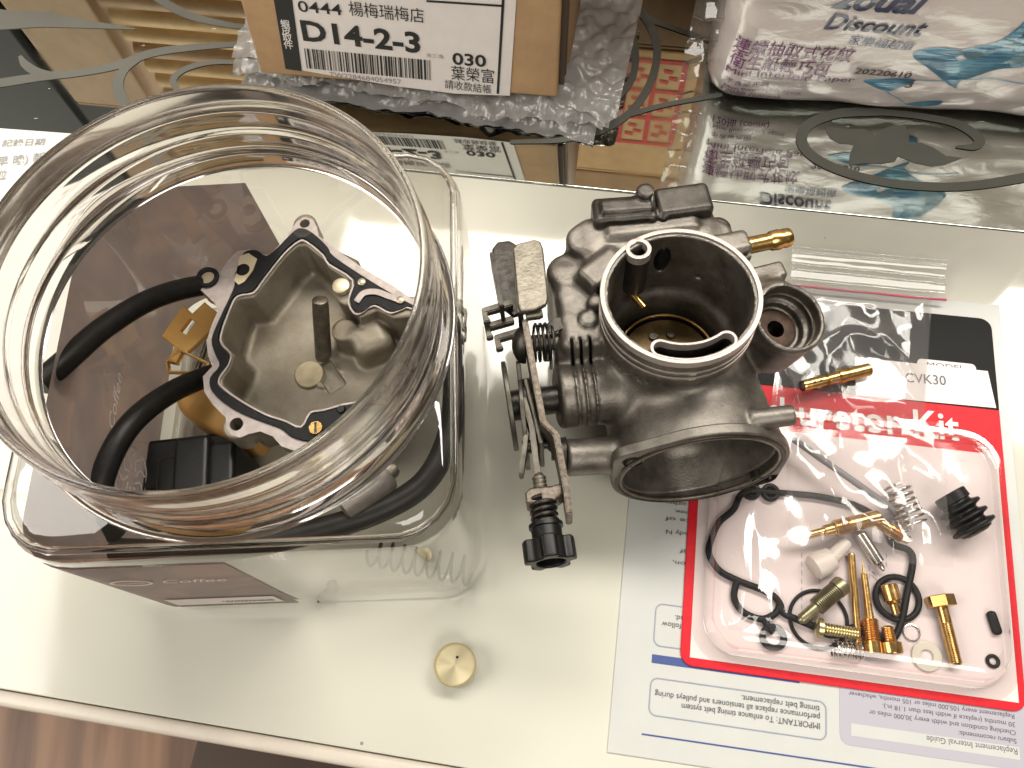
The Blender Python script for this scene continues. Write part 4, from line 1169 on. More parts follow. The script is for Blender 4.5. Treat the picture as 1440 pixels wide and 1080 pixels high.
k.add(k.cyl((-23, 38, -40), (-23, 38, -17), 5.2, 1.5), 1.5)
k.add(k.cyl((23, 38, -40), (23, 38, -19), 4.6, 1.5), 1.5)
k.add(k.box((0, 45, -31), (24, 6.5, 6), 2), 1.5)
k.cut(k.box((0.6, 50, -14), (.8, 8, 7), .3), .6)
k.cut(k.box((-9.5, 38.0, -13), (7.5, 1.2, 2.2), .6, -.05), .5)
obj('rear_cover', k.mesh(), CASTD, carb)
mm = .001
def c3(x, y, z): return Vector((x * mm, y * mm, z * mm))
# machined mouth: bright ring, small bored lug, kidney-shaped port
rim = obj('mouth_rim', moved(plate([circle2(0, 0, .0246, 120), circle2(0, 0, .0231, 120)], .0030, .0002, 1), Matrix.Translation((0, 0, -.0013))), MACH, carb, angle=40)
cx_, cy_ = -9.9, 18.2
obj('bored_lug', moved(plate([circle2(cx_ * mm, cy_ * mm, .0041, 48), circle2(cx_ * mm, cy_ * mm, .0027, 40)], .0035, .0002, 1), Matrix.Translation((0, 0, -.0014))), MACH, rim, angle=40)
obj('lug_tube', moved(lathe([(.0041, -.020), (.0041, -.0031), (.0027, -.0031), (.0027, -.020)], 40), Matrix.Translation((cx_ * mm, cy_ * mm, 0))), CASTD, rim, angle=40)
def kid(r0, r1, a0, a1, e):
    out = [(r1 * math.cos(rad(a)), r1 * math.sin(rad(a))) for a in np.linspace(a0, a1, 40)]
    rm, hr = (r0 + r1) / 2, (r1 - r0) / 2
    cx2, cy2 = rm * math.cos(rad(a1)), rm * math.sin(rad(a1))
    out += [(cx2 + hr * math.cos(rad(a1 + q)), cy2 + hr * math.sin(rad(a1 + q))) for q in range(15, 180, 15)]
    out += [(r0 * math.cos(rad(a)), r0 * math.sin(rad(a))) for a in np.linspace(a1, a0, 40)]
    cx2, cy2 = rm * math.cos(rad(a0)), rm * math.sin(rad(a0))
    out += [(cx2 + hr * math.cos(rad(a0 + 180 + q)), cy2 + hr * math.sin(rad(a0 + 180 + q))) for q in range(15, 180, 15)]
    return out
ko = kid(.0176, .0236, -118, -60, 0); ki = kid(.0185, .0228, -117.5, -60.5, 0)
obj('kidney_port', moved(plate([ko, ki], .0034, .0002, 1), Matrix.Translation((0, 0, -.00135))), MACH, rim, angle=40)
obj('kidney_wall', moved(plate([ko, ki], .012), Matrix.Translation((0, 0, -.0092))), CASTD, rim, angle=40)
obj('kidney_shade_disc', moved(plate([kid(.0180, .0232, -118, -60, 0)], .0008), Matrix.Translation((0, 0, -.0148))), DSTEEL, rim, smooth=False)  # dark disc closing the port, coloured for the shade down inside
for z_ in (-7.2, -10.4):
    obj('groove_edge', moved(torus((0, 0, 0), .0243, .00028, 120, 6), Matrix.Translation((0, 0, (z_ + .75) * mm))), MACH, body)
# bore floor: brown slide with gold edge and a brass tube
THR = M('varnished slide', (.30, .21, .09), .4, .7, scale=150, col2=(.15, .10, .045))
sl = obj('throttle_slide', moved(lathe([(0, -.0395), (.0150, -.0395), (.0156, -.0400), (.0156, -.046)], 64), Matrix.Identity(4)), THR, carb, angle=40)
obj('slide_edge', moved(torus((0, 0, 0), .0166, .0006, 64, 8), Matrix.Translation((0, 0, -.0385))), BRASSD, sl)
for a in (70, 110):
    obj('slide_dimple', turned((.009 * math.cos(rad(a)), .009 * math.sin(rad(a)), -.0396), (.009 * math.cos(rad(a)), .009 * math.sin(rad(a)), -.0385), [(0, .0017), (1, .0014)], 18), STEEL, sl)
a = CL(884, 408, 2, -21); b = CL(906, 433, 2, -22)
obj('brass_tube', tube([Vector(a - (b - a) * .8) * mm, Vector(a) * mm, Vector(b) * mm], .00135, 16, .0006), BRASS, carb, angle=40)
# front flange with two bolt lugs
def flange_pts(R, lug, kx=1.0):
    out = []
    c = np.array([4.5, 47.5]) ; cl = [np.array([-19.5, 63.0]), np.array([28.5, 32.0])]
    th = np.linspace(0, 2 * math.pi, 181)[:-1]
    for t in th:
        d = np.array([math.cos(t), math.sin(t)]); r_ = R
        for L_ in cl:                                                  # hull of circle and lug, by support along the ray
            for s_ in np.linspace(0, 1, 24):
                q = c + (L_ - c) * s_; rr = R + (lug - R) * s_
                e = q - c; bq = d.dot(e); dd = rr * rr - (e.dot(e) - bq * bq)
                if dd > 0: r_ = max(r_, bq + math.sqrt(dd))
        out.append(c + d * r_)
    return out
FM = Matrix(((1, 0, 0, 0), (0, 0, 1, 0), (0, 1, 0, 0), (0, 0, 0, 1)))
def fl_xy(p): return (p[0] * mm, -p[1] * mm)
fo = [(p[0] * mm, -(95 - p[1]) * mm) for p in flange_pts(29.6, 5.8)]
holes = [circle2(-19.0 * mm, -(95 - 62.5) * mm, .0030, 28), circle2(28.2 * mm, -(95 - 32.5) * mm, .0030, 28)]
inn = circle2(4.5 * mm, -47.5 * mm, .0264, 96)
def fplate(loops, h, y, bev=.0004):
    me = plate(loops, h, bev, 2)
    return moved(me, Matrix.Translation((0, y * mm, 0)) @ Matrix.Rotation(rad(90), 4, 'X'))
fl_o = obj('bolt_flange', fplate([fo, inn] + holes, .0036, -38.2, .0006), CAST, carb, angle=40)
obj('flange_groove', moved(torus((0, 0, 0), .0276, .0008, 96, 8, (0, 1, 0)), Matrix.Translation((4.5 * mm, -39.9 * mm, -47.5 * mm))), CASTD, fl_o)
obj('flange_lip', moved(torus((0, 0, 0), .0264, .0007, 96, 8, (0, 1, 0)), Matrix.Translation((4.5 * mm, -39.8 * mm, -47.5 * mm))), STEEL, fl_o)
for hx, hz in ((-19.0, -32.5), (28.2, -62.5)):
    obj('bolt_hole_wall', moved(lathe([(.0030, 0), (.0030, .004)], 28), Matrix.Translation((hx * mm, -36.6 * mm, hz * mm)) @ Matrix.Rotation(rad(90), 4, 'X')), CASTD, fl_o)
# brass nipple
a = c3(27.5, 23.4, -12.4); b = c3(43.5, 25.6, -13.0)
obj('fuel_nipple', turned(a, b, [(0, .0029), (.52, .0028), (.56, .0033), (.72, .0035), (.80, .0031), (.86, .0033), (.97, .0031), (1, .0026)], 32), BRASS, carb, angle=40)
# rusty seat in the side cup
M_ = frame((cc - n_ * 10.8) * mm, cc * mm)
obj('cup_seat', moved(lathe([(.0030, 0), (.0030, .0006), (.0062, .0010), (.0072, .0006), (.0072, 0)], 40), M_), RUST, carb, angle=40)
M_ = frame((cc - n_ * 6) * mm, cc * mm)
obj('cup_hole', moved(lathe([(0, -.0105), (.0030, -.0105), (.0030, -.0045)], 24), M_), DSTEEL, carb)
for d_ in (-4.6,):
    M_ = frame((cc + n_ * d_) * mm, (cc + n_ * 2) * mm)
    obj('cup_step', moved(torus((0, 0, 0), .01045 if d_ > -5 else .0092, .00045, 48, 6), M_), STEEL, carb)
# ---- lever gear on the left
def xplate(loop, x0, h, bev=.0003):
    """plate lying in a plane x = const; loop in (y, z) mm"""
    me = plate([[(p[0] * mm, p[1] * mm) for p in loop]], h * mm, bev, 2)
    R_ = Matrix(((0, 0, 1, x0 * mm), (1, 0, 0, 0), (0, 1, 0, 0), (0, 0, 0, 1)))
    return moved(me, R_)
def strip(path, w, t):
    """bent strip: path of (x, y) mm, width along z given per point (z0, z1), thickness t"""
    v = []; f = []; N_ = len(path)
    for i, (x, y, z0, z1) in enumerate(path):
        a = np.array(path[max(i - 1, 0)][:2]); b = np.array(path[min(i + 1, N_ - 1)][:2]); d = (b - a) / np.linalg.norm(b - a); n2 = np.array([-d[1], d[0]]) * t / 2
        for s_, zz in ((1, z1), (-1, z1), (-1, z0), (1, z0)):
            v.append(((x + n2[0] * s_) * mm, (y + n2[1] * s_) * mm, zz * mm))
    for i in range(N_ - 1):
        for k in range(4):
            f.append((i * 4 + k, i * 4 + (k + 1) % 4, i * 4 + 4 + (k + 1) % 4, i * 4 + 4 + k))
    f.append((3, 2, 1, 0)); f.append(tuple((N_ - 1) * 4 + k for k in range(4)))
    bm = bmesh.new(); vv = [bm.verts.new(q) for q in v]
    for q in f: bm.faces.new([vv[t_] for t_ in q])
    bmesh.ops.recalc_face_normals(bm, faces=bm.faces)
    bmesh.ops.bevel(bm, geom=[e for e in bm.edges if e.calc_face_angle(0) > .5], offset=.00035, segments=2, affect='EDGES')
    return bm_mesh(bm)
def q2(px, py, z): return CL(px, py, 2, z)
pth = []
for px_, py_, z0, z1 in ((738, 448, -26, -14), (745, 490, -30, -15), (757, 555, -34, -17), (764, 592, -35, -18), (782, 610, -35, -19), (790, 650, -35, -20), (797, 690, -34, -21), (801, 722, -33, -22)):
    q = q2(px_, py_, z1); pth.append((q[0], q[1], z0, z1))
brk = obj('lever_bracket', strip(pth, 0, 2.0), STEELR, carb, angle=40)
# upright folded tab pair at the top of the bracket
ZT = -11.0
tabp = [tuple(q2(x, y, ZT)[:2] * mm) for x, y in [(721, 352), (727, 345), (752, 339), (760, 342), (764, 352), (771, 420), (768, 430), (752, 438), (733, 440), (728, 430)]]
me = moved(plate([tabp], .0022, .0007, 3), Matrix.Translation((0, 0, ZT * mm)))
tb = obj('folded_tab', me, STEEL, brk, angle=50)
# side wall of the fold dropping from the tab, with a lower parallel wing
def wall_quad(pa, pb, z0, z1, t=1.6):
    return strip([(pa[0], pa[1], z0, z1), (pb[0], pb[1], z0, z1)], 0, t)
a = q2(724, 352, ZT - 1); b = q2(732, 440, ZT - 1)
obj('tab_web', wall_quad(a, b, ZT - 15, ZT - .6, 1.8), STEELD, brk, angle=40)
wing = [tuple(q2(x, y, -26)[:2] * mm) for x, y in [(692, 352), (700, 342), (716, 340), (733, 350), (742, 440), (722, 446), (704, 432)]]
obj('tab_wing', moved(plate([wing], .0020, .0006, 2), Matrix.Translation((0, 0, -.026))), DSTEEL, brk, angle=40)
a = q2(691, 356, -17); b = q2(706, 432, -17)
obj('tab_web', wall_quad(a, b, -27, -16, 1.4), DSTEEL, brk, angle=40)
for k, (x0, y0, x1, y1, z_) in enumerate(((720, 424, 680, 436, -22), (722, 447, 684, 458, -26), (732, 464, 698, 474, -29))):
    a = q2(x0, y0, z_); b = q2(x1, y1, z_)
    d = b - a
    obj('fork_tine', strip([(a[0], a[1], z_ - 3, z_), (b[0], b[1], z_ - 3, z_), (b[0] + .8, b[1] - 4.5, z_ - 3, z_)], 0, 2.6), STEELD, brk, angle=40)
# pivot: domed head outside, coil spring and spacer inside, small stop screw and blade
pv = q2(738, 485, -24)
px0 = pth[1][0]
obj('pivot_head', turned(c3(px0 - 1, pv[1], -24), c3(px0 - 5.5, pv[1] + .4, -24), [(0, .0064), (.35, .0062), (.7, .0048), (.93, .0026), (1, .001)], 32), DSTEEL, carb)
obj('return_spring', coil(c3(px0 + 1.4, pv[1] + 1, -25), c3(px0 + 8.2, pv[1] + 1, -25.5), .0062, .00048, 4.2, 8, 24), DSTEEL, carb)
obj('pivot_shaft', turned(c3(px0, pv[1] + .8, -25), c3(-37, pv[1] + .8, -25.5), [(0, .0028), (1, .0028)], 24), STEEL, carb)
a = q2(748, 444, -17); 
obj('stop_pin', turned(c3(*(a + np.array([-2, 0, 0]))), c3(*(a + np.array([3.6, .4, 0]))), [(0, .0016), (.8, .0018), (1, .0013)], 18), STEEL, carb)
bl = [tuple(q2(x, y, -20)[:2] * mm) for x, y in [(766, 458), (780, 448), (796, 446), (801, 453), (796, 461), (778, 468), (768, 468)]]
obj('spring_blade', moved(plate([bl], .0009, .0002, 1), Matrix.Translation((0, 0, -.020))), DSTEEL, carb, angle=40)
for px_, py_ in ((770, 494), (775, 505)):
    a = q2(px_, py_ - 12, -27); b = q2(px_, py_ + 14, -28)
    obj('spring_tail', tube([c3(*a), c3(*b)], .0005, 8), DSTEEL, carb)
# throttle wheel: two discs on a hub
def wheel(px_t, py_t, px_b, py_b, z, r, zc, t, mat, notch):
    a = q2(px_t, py_t, z); b = q2(px_b, py_b, z)
    x_ = (a[0] + b[0]) / 2; yc = (a[1] + b[1]) / 2; yaw = math.atan2(b[0] - a[0], b[1] - a[1])
    lp = []
    for i in range(72):
        an = 2 * math.pi * i / 72; rr = r * (1 - (.28 if notch[0] < i < notch[1] else 0))
        lp.append((rr * math.cos(an), rr * math.sin(an)))
    me = plate([[(p[0] * mm, p[1] * mm) for p in lp]], t * mm, .0003, 2)
    R_ = Matrix(((0, 0, 1, 0), (1, 0, 0, 0), (0, 1, 0, 0), (0, 0, 0, 1)))
    me = moved(me, Matrix.Translation(c3(x_, yc, zc)) @ Matrix.Rotation(-(yaw - math.pi), 4, 'Z') @ R_)
    return obj('wheel_disc', me, mat, carb, angle=40), (x_, yc, zc)
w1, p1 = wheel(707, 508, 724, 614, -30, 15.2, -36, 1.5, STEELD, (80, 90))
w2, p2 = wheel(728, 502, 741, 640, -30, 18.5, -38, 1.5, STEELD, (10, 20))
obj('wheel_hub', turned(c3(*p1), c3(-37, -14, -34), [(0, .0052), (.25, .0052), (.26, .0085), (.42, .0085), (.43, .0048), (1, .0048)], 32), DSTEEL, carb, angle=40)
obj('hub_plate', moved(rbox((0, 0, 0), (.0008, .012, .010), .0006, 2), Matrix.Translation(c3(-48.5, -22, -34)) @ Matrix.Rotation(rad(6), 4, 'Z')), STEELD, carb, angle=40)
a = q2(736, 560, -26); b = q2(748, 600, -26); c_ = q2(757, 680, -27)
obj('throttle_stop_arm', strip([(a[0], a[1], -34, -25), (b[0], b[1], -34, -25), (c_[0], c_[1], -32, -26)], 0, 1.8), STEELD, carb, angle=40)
a = q2(738, 628, -26); b = q2(732, 666, -26)
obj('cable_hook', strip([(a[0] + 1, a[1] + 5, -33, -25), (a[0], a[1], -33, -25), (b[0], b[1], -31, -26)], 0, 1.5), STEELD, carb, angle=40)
a = q2(748, 628, -30)
obj('cable_pin', turned(c3(a[0] - 3, a[1], -30), c3(a[0] + 5, a[1] + .2, -30), [(0, .0022), (.5, .0022), (.51, .0014), (1, .0014)], 18), DSTEEL, carb, angle=40)
obj('shaft_tip', turned(c3(-44, -31, -40), c3(-39, -31.5, -40), [(0, .0022), (.5, .0025), (.52, .0052), (1, .0056)], 24), CASTD, carb, angle=40)
# idle screw
ear = [tuple(q2(x, y, -24)[:2] * mm) for x, y in [(738, 692), (745, 685), (775, 682), (790, 678), (792, 694), (778, 704), (752, 710), (740, 706)]]
obj('screw_ear', moved(plate([ear], .0085, .0008, 2), Matrix.Translation((0, 0, -.0285))), STEELR, brk, angle=40)
A0 = q2(762, 700, -27); A1 = q2(775, 792, -27); ax_ = (A1 - A0); Lx = np.linalg.norm(ax_); ax_ /= Lx
isc = obj('idle_screw', turned(c3(*(A0 - ax_ * 8)), c3(*(A0 + ax_ * 12)), [(0, .0012)] + thread(.05, .95, .0022, 14) + [(1, .002)], 18), STEEL, carb)
obj('idle_spring', coil(c3(*(A0 + ax_ * .5)), c3(*(A0 + ax_ * 9.0)), .0036, .00075, 4.5, 8, 22), DSTEEL, isc)
B0 = A0 + ax_ * 8.5
M_ = frame(c3(*B0), c3(*(B0 + ax_)))
obj('knob_neck', moved(lathe([(0, 0), (.0052, 0), (.0052, .0012), (.0046, .0014), (.0046, .006)], 32), M_), BPLAST, isc, angle=40)
lobes = []
for i in range(96):
    an = 2 * math.pi * i / 96; lobes.append(((.0070 + .0009 * math.tanh(4 * math.cos(5 * an))) * math.cos(an), (.0070 + .0009 * math.tanh(4 * math.cos(5 * an))) * math.sin(an)))
Lk = (Lx - 8.5 - 5.0) * mm
obj('lobed_knob', moved(plate([lobes, circle2(0, 0, .0044, 32)], Lk, .0006, 2), M_ @ Matrix.Translation((0, 0, .005 + Lk / 2))), BPLAST, isc, angle=40)
obj('knob_bottom', moved(lathe([(0, 0), (.0045, 0)], 24), M_ @ Matrix.Translation((0, 0, .005 + Lk * .6))), BPLAST, isc, smooth=False)
# ================================================================== leaflet under the card
CA = math.atan2(-.2385, .971)
KU = np.array([math.cos(CA), math.sin(CA), 0]); KV = np.array([-math.sin(CA), math.cos(CA), 0])
C0 = P(955, 935)
LPn = Plane((C0[0], C0[1], .0004), KU, KV)
LEAFM = M('coated leaflet paper', (.52, .53, .505), .32, 0, var=.02, scale=60, spec=.4)
lf = thing('printed_leaflet', 'white printed leaflet lying upside down under the red parts card', 'leaflet', tuple(LPn.at(45, 45) * 0 + LPn.at(.045, .045)))
mmp = lambda pts: [(a * mm, b * mm) for a, b in pts]
page = obj('page', rel(on_plane(rbox((.0475, .061, 0), (.0692, .0915, .0003), .0001, 1), LPn), lf), LEAFM, lf, smooth=False)
LNAVY = M('leaflet navy ink', (.045, .075, .24), .45)
LLAV = M('leaflet lavender ink', (.40, .385, .44), .45)
LTXT = M('leaflet grey ink', (.10, .10, .12), .5)
LLINE = M('leaflet fine line', (.25, .28, .36), .5)
LOFF = .00045
def lpatch(pts, mat, off=LOFF, nm='printed_panel'):
    return obj(nm, rel(sheet(mmp(pts), LPn, off), lf), mat, page, smooth=False)
def louts(x0, y0, x1, y1, r, w, mat):
    o_ = rrect(x0 * mm, y0 * mm, x1 * mm, y1 * mm, r * mm); i_ = rrect((x0 + w) * mm, (y0 + w) * mm, (x1 - w) * mm, (y1 - w) * mm, (r - w) * mm)
    obj('printed_frame', rel(on_plane(plate([o_, i_], .00002), LPn, LOFF + .00005), lf), mat, page, smooth=False)
def ltext(s, x0, x1, y, cap, mat=LTXT, bold=.0):
    """upside-down line: starts at x0 (right) and runs to x1 (left)"""
    text_on(s, LPn, (x0 * mm, y * mm), (x1 * mm, y * mm), cap * mm, mat, page, off=LOFF + .0001, bold=bold)
louts(-9.4, -17.4, 48.8, -5.2, 2.6, .35, LLINE)
ltext('IMPORTANT: To enhance timing belt system', 46.6, 1.5, -12.2, 1.9, LTXT, 0)
ltext('performance replace all tensioners and pulleys during', 46.6, -7.6, -9.5, 1.9, LTXT, 0)
ltext('timing belt replacement.', 46.6, 21.0, -6.9, 1.9, LTXT, 0)
lpatch([(-9.4, -.6), (40, -.6), (40, 2.2), (-9.4, 2.2)], LNAVY)
lpatch([(-11, -23.7), (117, -23.7), (117, -23.2), (-11, -23.2)], LNAVY)
louts(-9.4, 5.0, 40, 19.5, 2.6, .35, LLINE)
ltext('system follow', 8.0, -6.8, 13.5, 1.8)
ltext('removed.', 8.0, -2.5, 16.2, 1.8)
for i, (s, x1, y) in enumerate((('direction,', -4.5, 35.0), ('when if', -2.2, 39.5), ('valve body N', -7.5, 45.8), ('a force of', -8.2, 50.6), ('shims are new.', -5.0, 53.6), ('the other surface', -8.2, 56.6), ('push with a force', -8.2, 61.6), ('rotate with a', -5.5, 65.8))):
    ltext(s, 10.0, x1, y, 1.55)
pan = rrect(53.0 * mm, -17.6 * mm, 112.0 * mm, 20 * mm, 3.2 * mm)
obj('printed_panel', rel(sheet(pan, LPn, LOFF), lf), LLAV, page, smooth=False)
obj('printed_panel', rel(sheet(mmp([(56.6, -14.6), (109.5, -14.6), (109.5, -10.8), (56.6, -10.8)]), LPn, LOFF + .00005), lf), LEAFM, page, smooth=False)
ltext('Replacement Interval Guide', 108.8, 80.5, -11.3, 1.9, LTXT, 0)
ltext('Subaru recommends:', 108.8, 90.8, -8.4, 1.5)
ltext('Checking condition and width every 30,000 miles or', 108.8, 62.5, -5.9, 1.5)
ltext('30 months (replace if width less than 1.18 in.).', 108.8, 66.8, -3.4, 1.5)
ltext('Replacement every 105,000 miles or 105 months, whichever', 108.8, 56.0, -.9, 1.5, LTXT, 0)

# ================================================================== blister card
CT = .0011
ZCARD = .0006
CP = Plane((C0[0], C0[1], ZCARD + CT), KU, KV)           # card face
card = thing('blister_card', 'red and black backing card of a carburetor repair kit with clear blister', 'blister card', tuple(CP.at(.056, .072)))
W_, H_ = 112.6, 145.2
CREAM = M('pinkish white card', (.72, .61, .60), .5, 0, var=.02, scale=60)
CRED = M('red card gloss', (.60, .016, .026), .5, 0, var=.08, scale=300, bump=.15, bscale=800, spec=.2)
CBLK = M('black card gloss', (.008, .008, .008), .5, 0, spec=.12, bump=.1, bscale=600)
CWHT = M('white card print', (.74, .67, .65), .5)
co = mmp(rrect(0, 0, W_, H_, 4.5))
cb_ = obj('card_board', rel(on_plane(plate([co], CT, .00025, 1), CP, -CT / 2), card), CRED, card, smooth=False)
def cpatch(pts, mat, off, nm='printed_panel', par=None):
    return obj(nm, rel(sheet(mmp(pts), CP, off), card), mat, par or cb_, smooth=False)
cpatch([(3.2, 2.8), (110.2, 2.8), (110.2, 88.6), (3.2, 88.6)], CREAM, .00012)
rb = [(0.2, 106.5), (W_ - .2, 106.5)] + [p for p in rrect(.2, 90, W_ - .2, H_ - .2, 4.4) if p[1] > 120]
cpatch(rb, CBLK, .00014)
st2 = obj('sticker', rel(sheet(mmp(rrect(83.4, 112, 105.2, 124.6, 1.8)), CP, .00022), card), CWHT, cb_, smooth=False)
text_on('MODEL', CP, (87 * mm, 121.6 * mm), (101 * mm, 121.6 * mm), .0019, LTXT, cb_, off=.0003)
st = obj('sticker', rel(sheet(mmp([(60, 106.4), (111.3, 107.2), (109.4, 122.2), (60, 122.4)]), CP, .00035), card), CWHT, cb_, smooth=False)
text_on('CVK30', CP, (78.6 * mm, 114.0 * mm), (93.6 * mm, 114.4 * mm), .0039, LTXT, cb_, off=.0005, bold=.004)
WHT2 = M('white band lettering', (.78, .72, .70), .4)
text_on('Carburetor Kit', CP, (10 * mm, 91.0 * mm), (97.5 * mm, 92.6 * mm), .0108, WHT2, cb_, off=.0003, bold=.014)
def cmm(px_, py_, z=CP.o[2]):
    p = P(px_, py_, z) - CP.o; return p.dot(KU) / mm, p.dot(KV) / mm
for (x0, y0, y1) in ((1127, 778, 856), (1152, 814, 850), (1222, 795, 812), (1246, 778, 800)):
    y = y0
    while y < y1 - 4:
        a = cmm(x0, y); b = cmm(x0 + .3, y + 7)
        cpatch([(a[0] - .16, a[1]), (b[0] - .16, b[1]), (b[0] + .16, b[1]), (a[0] + .16, a[1])], PINK_, .0002, 'printed_dash')
        y += 12

# ---- parts loose in the blister: each a thing, lying on the card
ZC = CP.o[2]
def top(name, me, mat, label, cat, group=None, angle=None):
    o = obj(name, me, mat, None, True, angle); return tag(o, label, cat, group)
def on(px_, py_, r): return P(px_, py_, ZC + r) * np.array([1, 1, 0]) + np.array([0, 0, ZC + r])
def pxmm(px_, py_): return np.linalg.norm(P(px_ + 5, py_, ZC) - P(px_ - 5, py_, ZC)) / 10
# bowl gasket
W = .0024
gp = [(1056, 692), (1040, 698), (1030, 718), (1010, 736), (999, 760), (996, 780), (1010, 803), (1035, 817), (1069, 830), (1087, 840), (1095, 850), (1100, 863), (1117, 871), (1142, 882), (1162, 893), (1181, 892), (1194, 884), (1208, 884), (1225, 894), (1242, 904), (1254, 899), (1265, 875), (1273, 834), (1281, 792), (1275, 775), (1254, 767), (1247, 752), (1240, 735), (1200, 712), (1150, 700), (1110, 696), (1082, 694)]
gk = thing('bowl_gasket', 'black rubber float bowl gasket loop under the clear blister', 'gasket', tuple(on(1140, 810, 0)))
def strokes(pts, w, z, closed=False, h=.0016):
    ps = [tuple(P(x, y, ZC)[:2]) for x, y in pts]
    sp = smooth_path(ps, 5, closed)
    return tube([(p[0], p[1], z) for p in sp], w / 2, 16, closed=closed)
obj('gasket_loop', rel(strokes(gp, W, ZC + .0016, True), gk), GASK, gk)
obj('gasket_lobe', rel(strokes([(1035, 817), (1031, 840), (1040, 858), (1056, 868), (1074, 871), (1090, 862), (1095, 850)], W, ZC + .0015), gk), GASK, gk)
obj('gasket_bridge', rel(strokes([(1072, 871), (1080, 884), (1086, 890)], W, ZC + .0014), gk), GASK, gk)
def ringp(cx_, cy_, ro, ri, h, mat, par=None, nm='ring', z0=None):
    c = P(cx_, cy_, ZC); s_ = pxmm(cx_, cy_)
    me = moved(plate([circle2(c[0], c[1], ro * s_, 40), circle2(c[0], c[1], ri * s_, 40)], h, h * .2, 2), Matrix.Translation((0, 0, (z0 or ZC) + h / 2 + .0002)))
    return me
obj('gasket_eye', rel(ringp(1086, 897, 19, 10.5, .0022, GASK), gk), GASK, gk, angle=50)
obj('gasket_eye', rel(ringp(1055, 692, 13, 6, .0022, GASK), gk), GASK, gk, angle=50)
obj('gasket_eye', rel(ringp(1082, 694, 13, 7, .0022, GASK), gk), GASK, gk, angle=50)
def oring(cx_, cy_, R, r, label, z=None):
    c = P(cx_, cy_, ZC); s_ = pxmm(cx_, cy_)
    return top('o_ring', torus((c[0], c[1], z or (ZC + r * s_)), R * s_, r * s_, 48, 10), GASK, label, 'o-ring')
oring(1260, 842, 30, 4.6, 'thick black o-ring encircling a small brass jet')
oring(1150, 871, 40, 2.7, 'large thin black o-ring beneath the olive adjusting screw')
oring(1395, 930, 7.5, 2.6, 'tiny black o-ring in the blister corner below the oval plug')
e = on(1398, 876, .0012)
top('rubber_plug', moved(rbox((0, 0, 0), (.0016, .0040, .0014), .0013, 3), Matrix.Translation(e) @ Matrix.Rotation(.02, 4, 'Z')), GASK, 'tiny oval black rubber plug near the blister right edge', 'plug')
def tpart(name, label, cat, p0, p1, prof, mat, r, z=None, n=24, extra=0.0):
    a = on(*p0, z or r); b = on(*p1, z or r)
    return top(name, turned(a, b, prof, n), mat, label, cat, angle=42)
# olive adjusting screw
q0, q1 = (1186, 821), (1124, 874)
tpart('adjusting_screw', 'olive plated threaded adjusting screw with slotted head across thin o-ring', 'screw', q0, q1, [(0, .0030), (.02, .0033), (.16, .0033), (.17, .0026)] + thread(.18, .62, .0031, 13) + [(.63, .0020), (.93, .0019), (1, .0008)], OLIVE, .0034, ZC * 0 + .0055)
tpart('jet_needle', 'plain straight brass jet needle rod between two screws', 'needle', (1197, 778), (1208, 916), [(0, .0010), (.02, .0013), (1, .0013)], BRASS, .0018)
tpart('pilot_screw', 'brass pilot mixture screw with fine pointed tip', 'screw', (1213, 791), (1229, 919), [(0, .0002), (.12, .0005), (.13, .0011), (.5, .0013), (.62, .0015), (.63, .0024)] + thread(.64, .86, .0028, 9) + [(.87, .0029), (1, .0029)], BRASS, .0030)
tpart('main_jet', 'short stepped brass main jet inside the thick o-ring', 'jet', (1249, 822), (1261, 864), [(0, .0026), (.03, .0029), (.55, .0029), (.56, .0021), (.62, .0024), (.68, .0015), (1, .0014)], BRASS, .0030)
tpart('brass_jet', 'flat headed small brass jet below the thick o-ring', 'jet', (1247, 880), (1255, 920), [(0, .0012)] + thread(.03, .55, .0021, 6) + [(.56, .0022), (.60, .0036), (.95, .0036), (1, .0032)], BRASS, .0037)
tpart('zinc_screw', 'small yellow zinc plated screw beside the wavy gasket edge', 'screw', (1146, 882), (1208, 892), [(0, .0022), (.05, .0034), (.16, .0034), (.2, .0019)] + thread(.22, .97, .0021, 12) + [(1, .0014)], M('yellow zinc', (.60, .52, .28), .3, .9), .0036)
tpart('brass_bolt', 'brass hexagon headed bolt lying right of the jets', 'bolt', (1324, 851), (1345, 936), [(0, .0020), (.30, .0020)] + thread(.31, .97, .0021, 20, .10) + [(1, .0014)], BRASS, .0030)
hb = bpy.data.objects['brass_bolt']
a = on(1317, 826, .003); b = on(1325, 853, .003)
M_ = frame(a, b)
hexm = moved(plate([circle2(0, 0, .0047, 6)], .0040, .0004, 2), M_ @ Matrix.Translation((0, 0, np.linalg.norm(b - a) * .72)))
obj('hexagon_head', hexm, BRASS, hb, angle=30)
# springs
a = on(1259, 684, .006); b = on(1285, 742, .006)
top('coil_spring', coil(a, b, .0047, .00055, 7.5, 8, 22), BRIGHT, 'bright steel coil spring beside the rubber boot', 'spring')
a = on(1170, 913, .0028); b = on(1213, 916, .0028)
top('coil_spring', coil(a, b, .0028, .00035, 6.5, 6, 18), BRIGHT, 'small bright coil spring at the foot of the needle rod', 'spring')
# bellows boot
bt = thing('rubber_boot', 'black rubber bellows boot in the upper right of the blister', 'boot', tuple(on(1356, 722, .001)))
pr = [(0, .0050), (.02, .0056), (.22, .0056), (.24, .0048)]
for k in range(46):
    t_ = k / 45; pr.append((.26 + .70 * t_, .0061 + .0005 * t_ - .0013 * math.tanh(1.8 * math.cos(t_ * 3 * 2 * math.pi))))
pr += [(.98, .0042), (1, .0036)]
obj('bellows', rel(turned(on(1334, 694, .0078), on(1376, 750, .0078), pr, 40), bt), RUBBER, bt, angle=60)
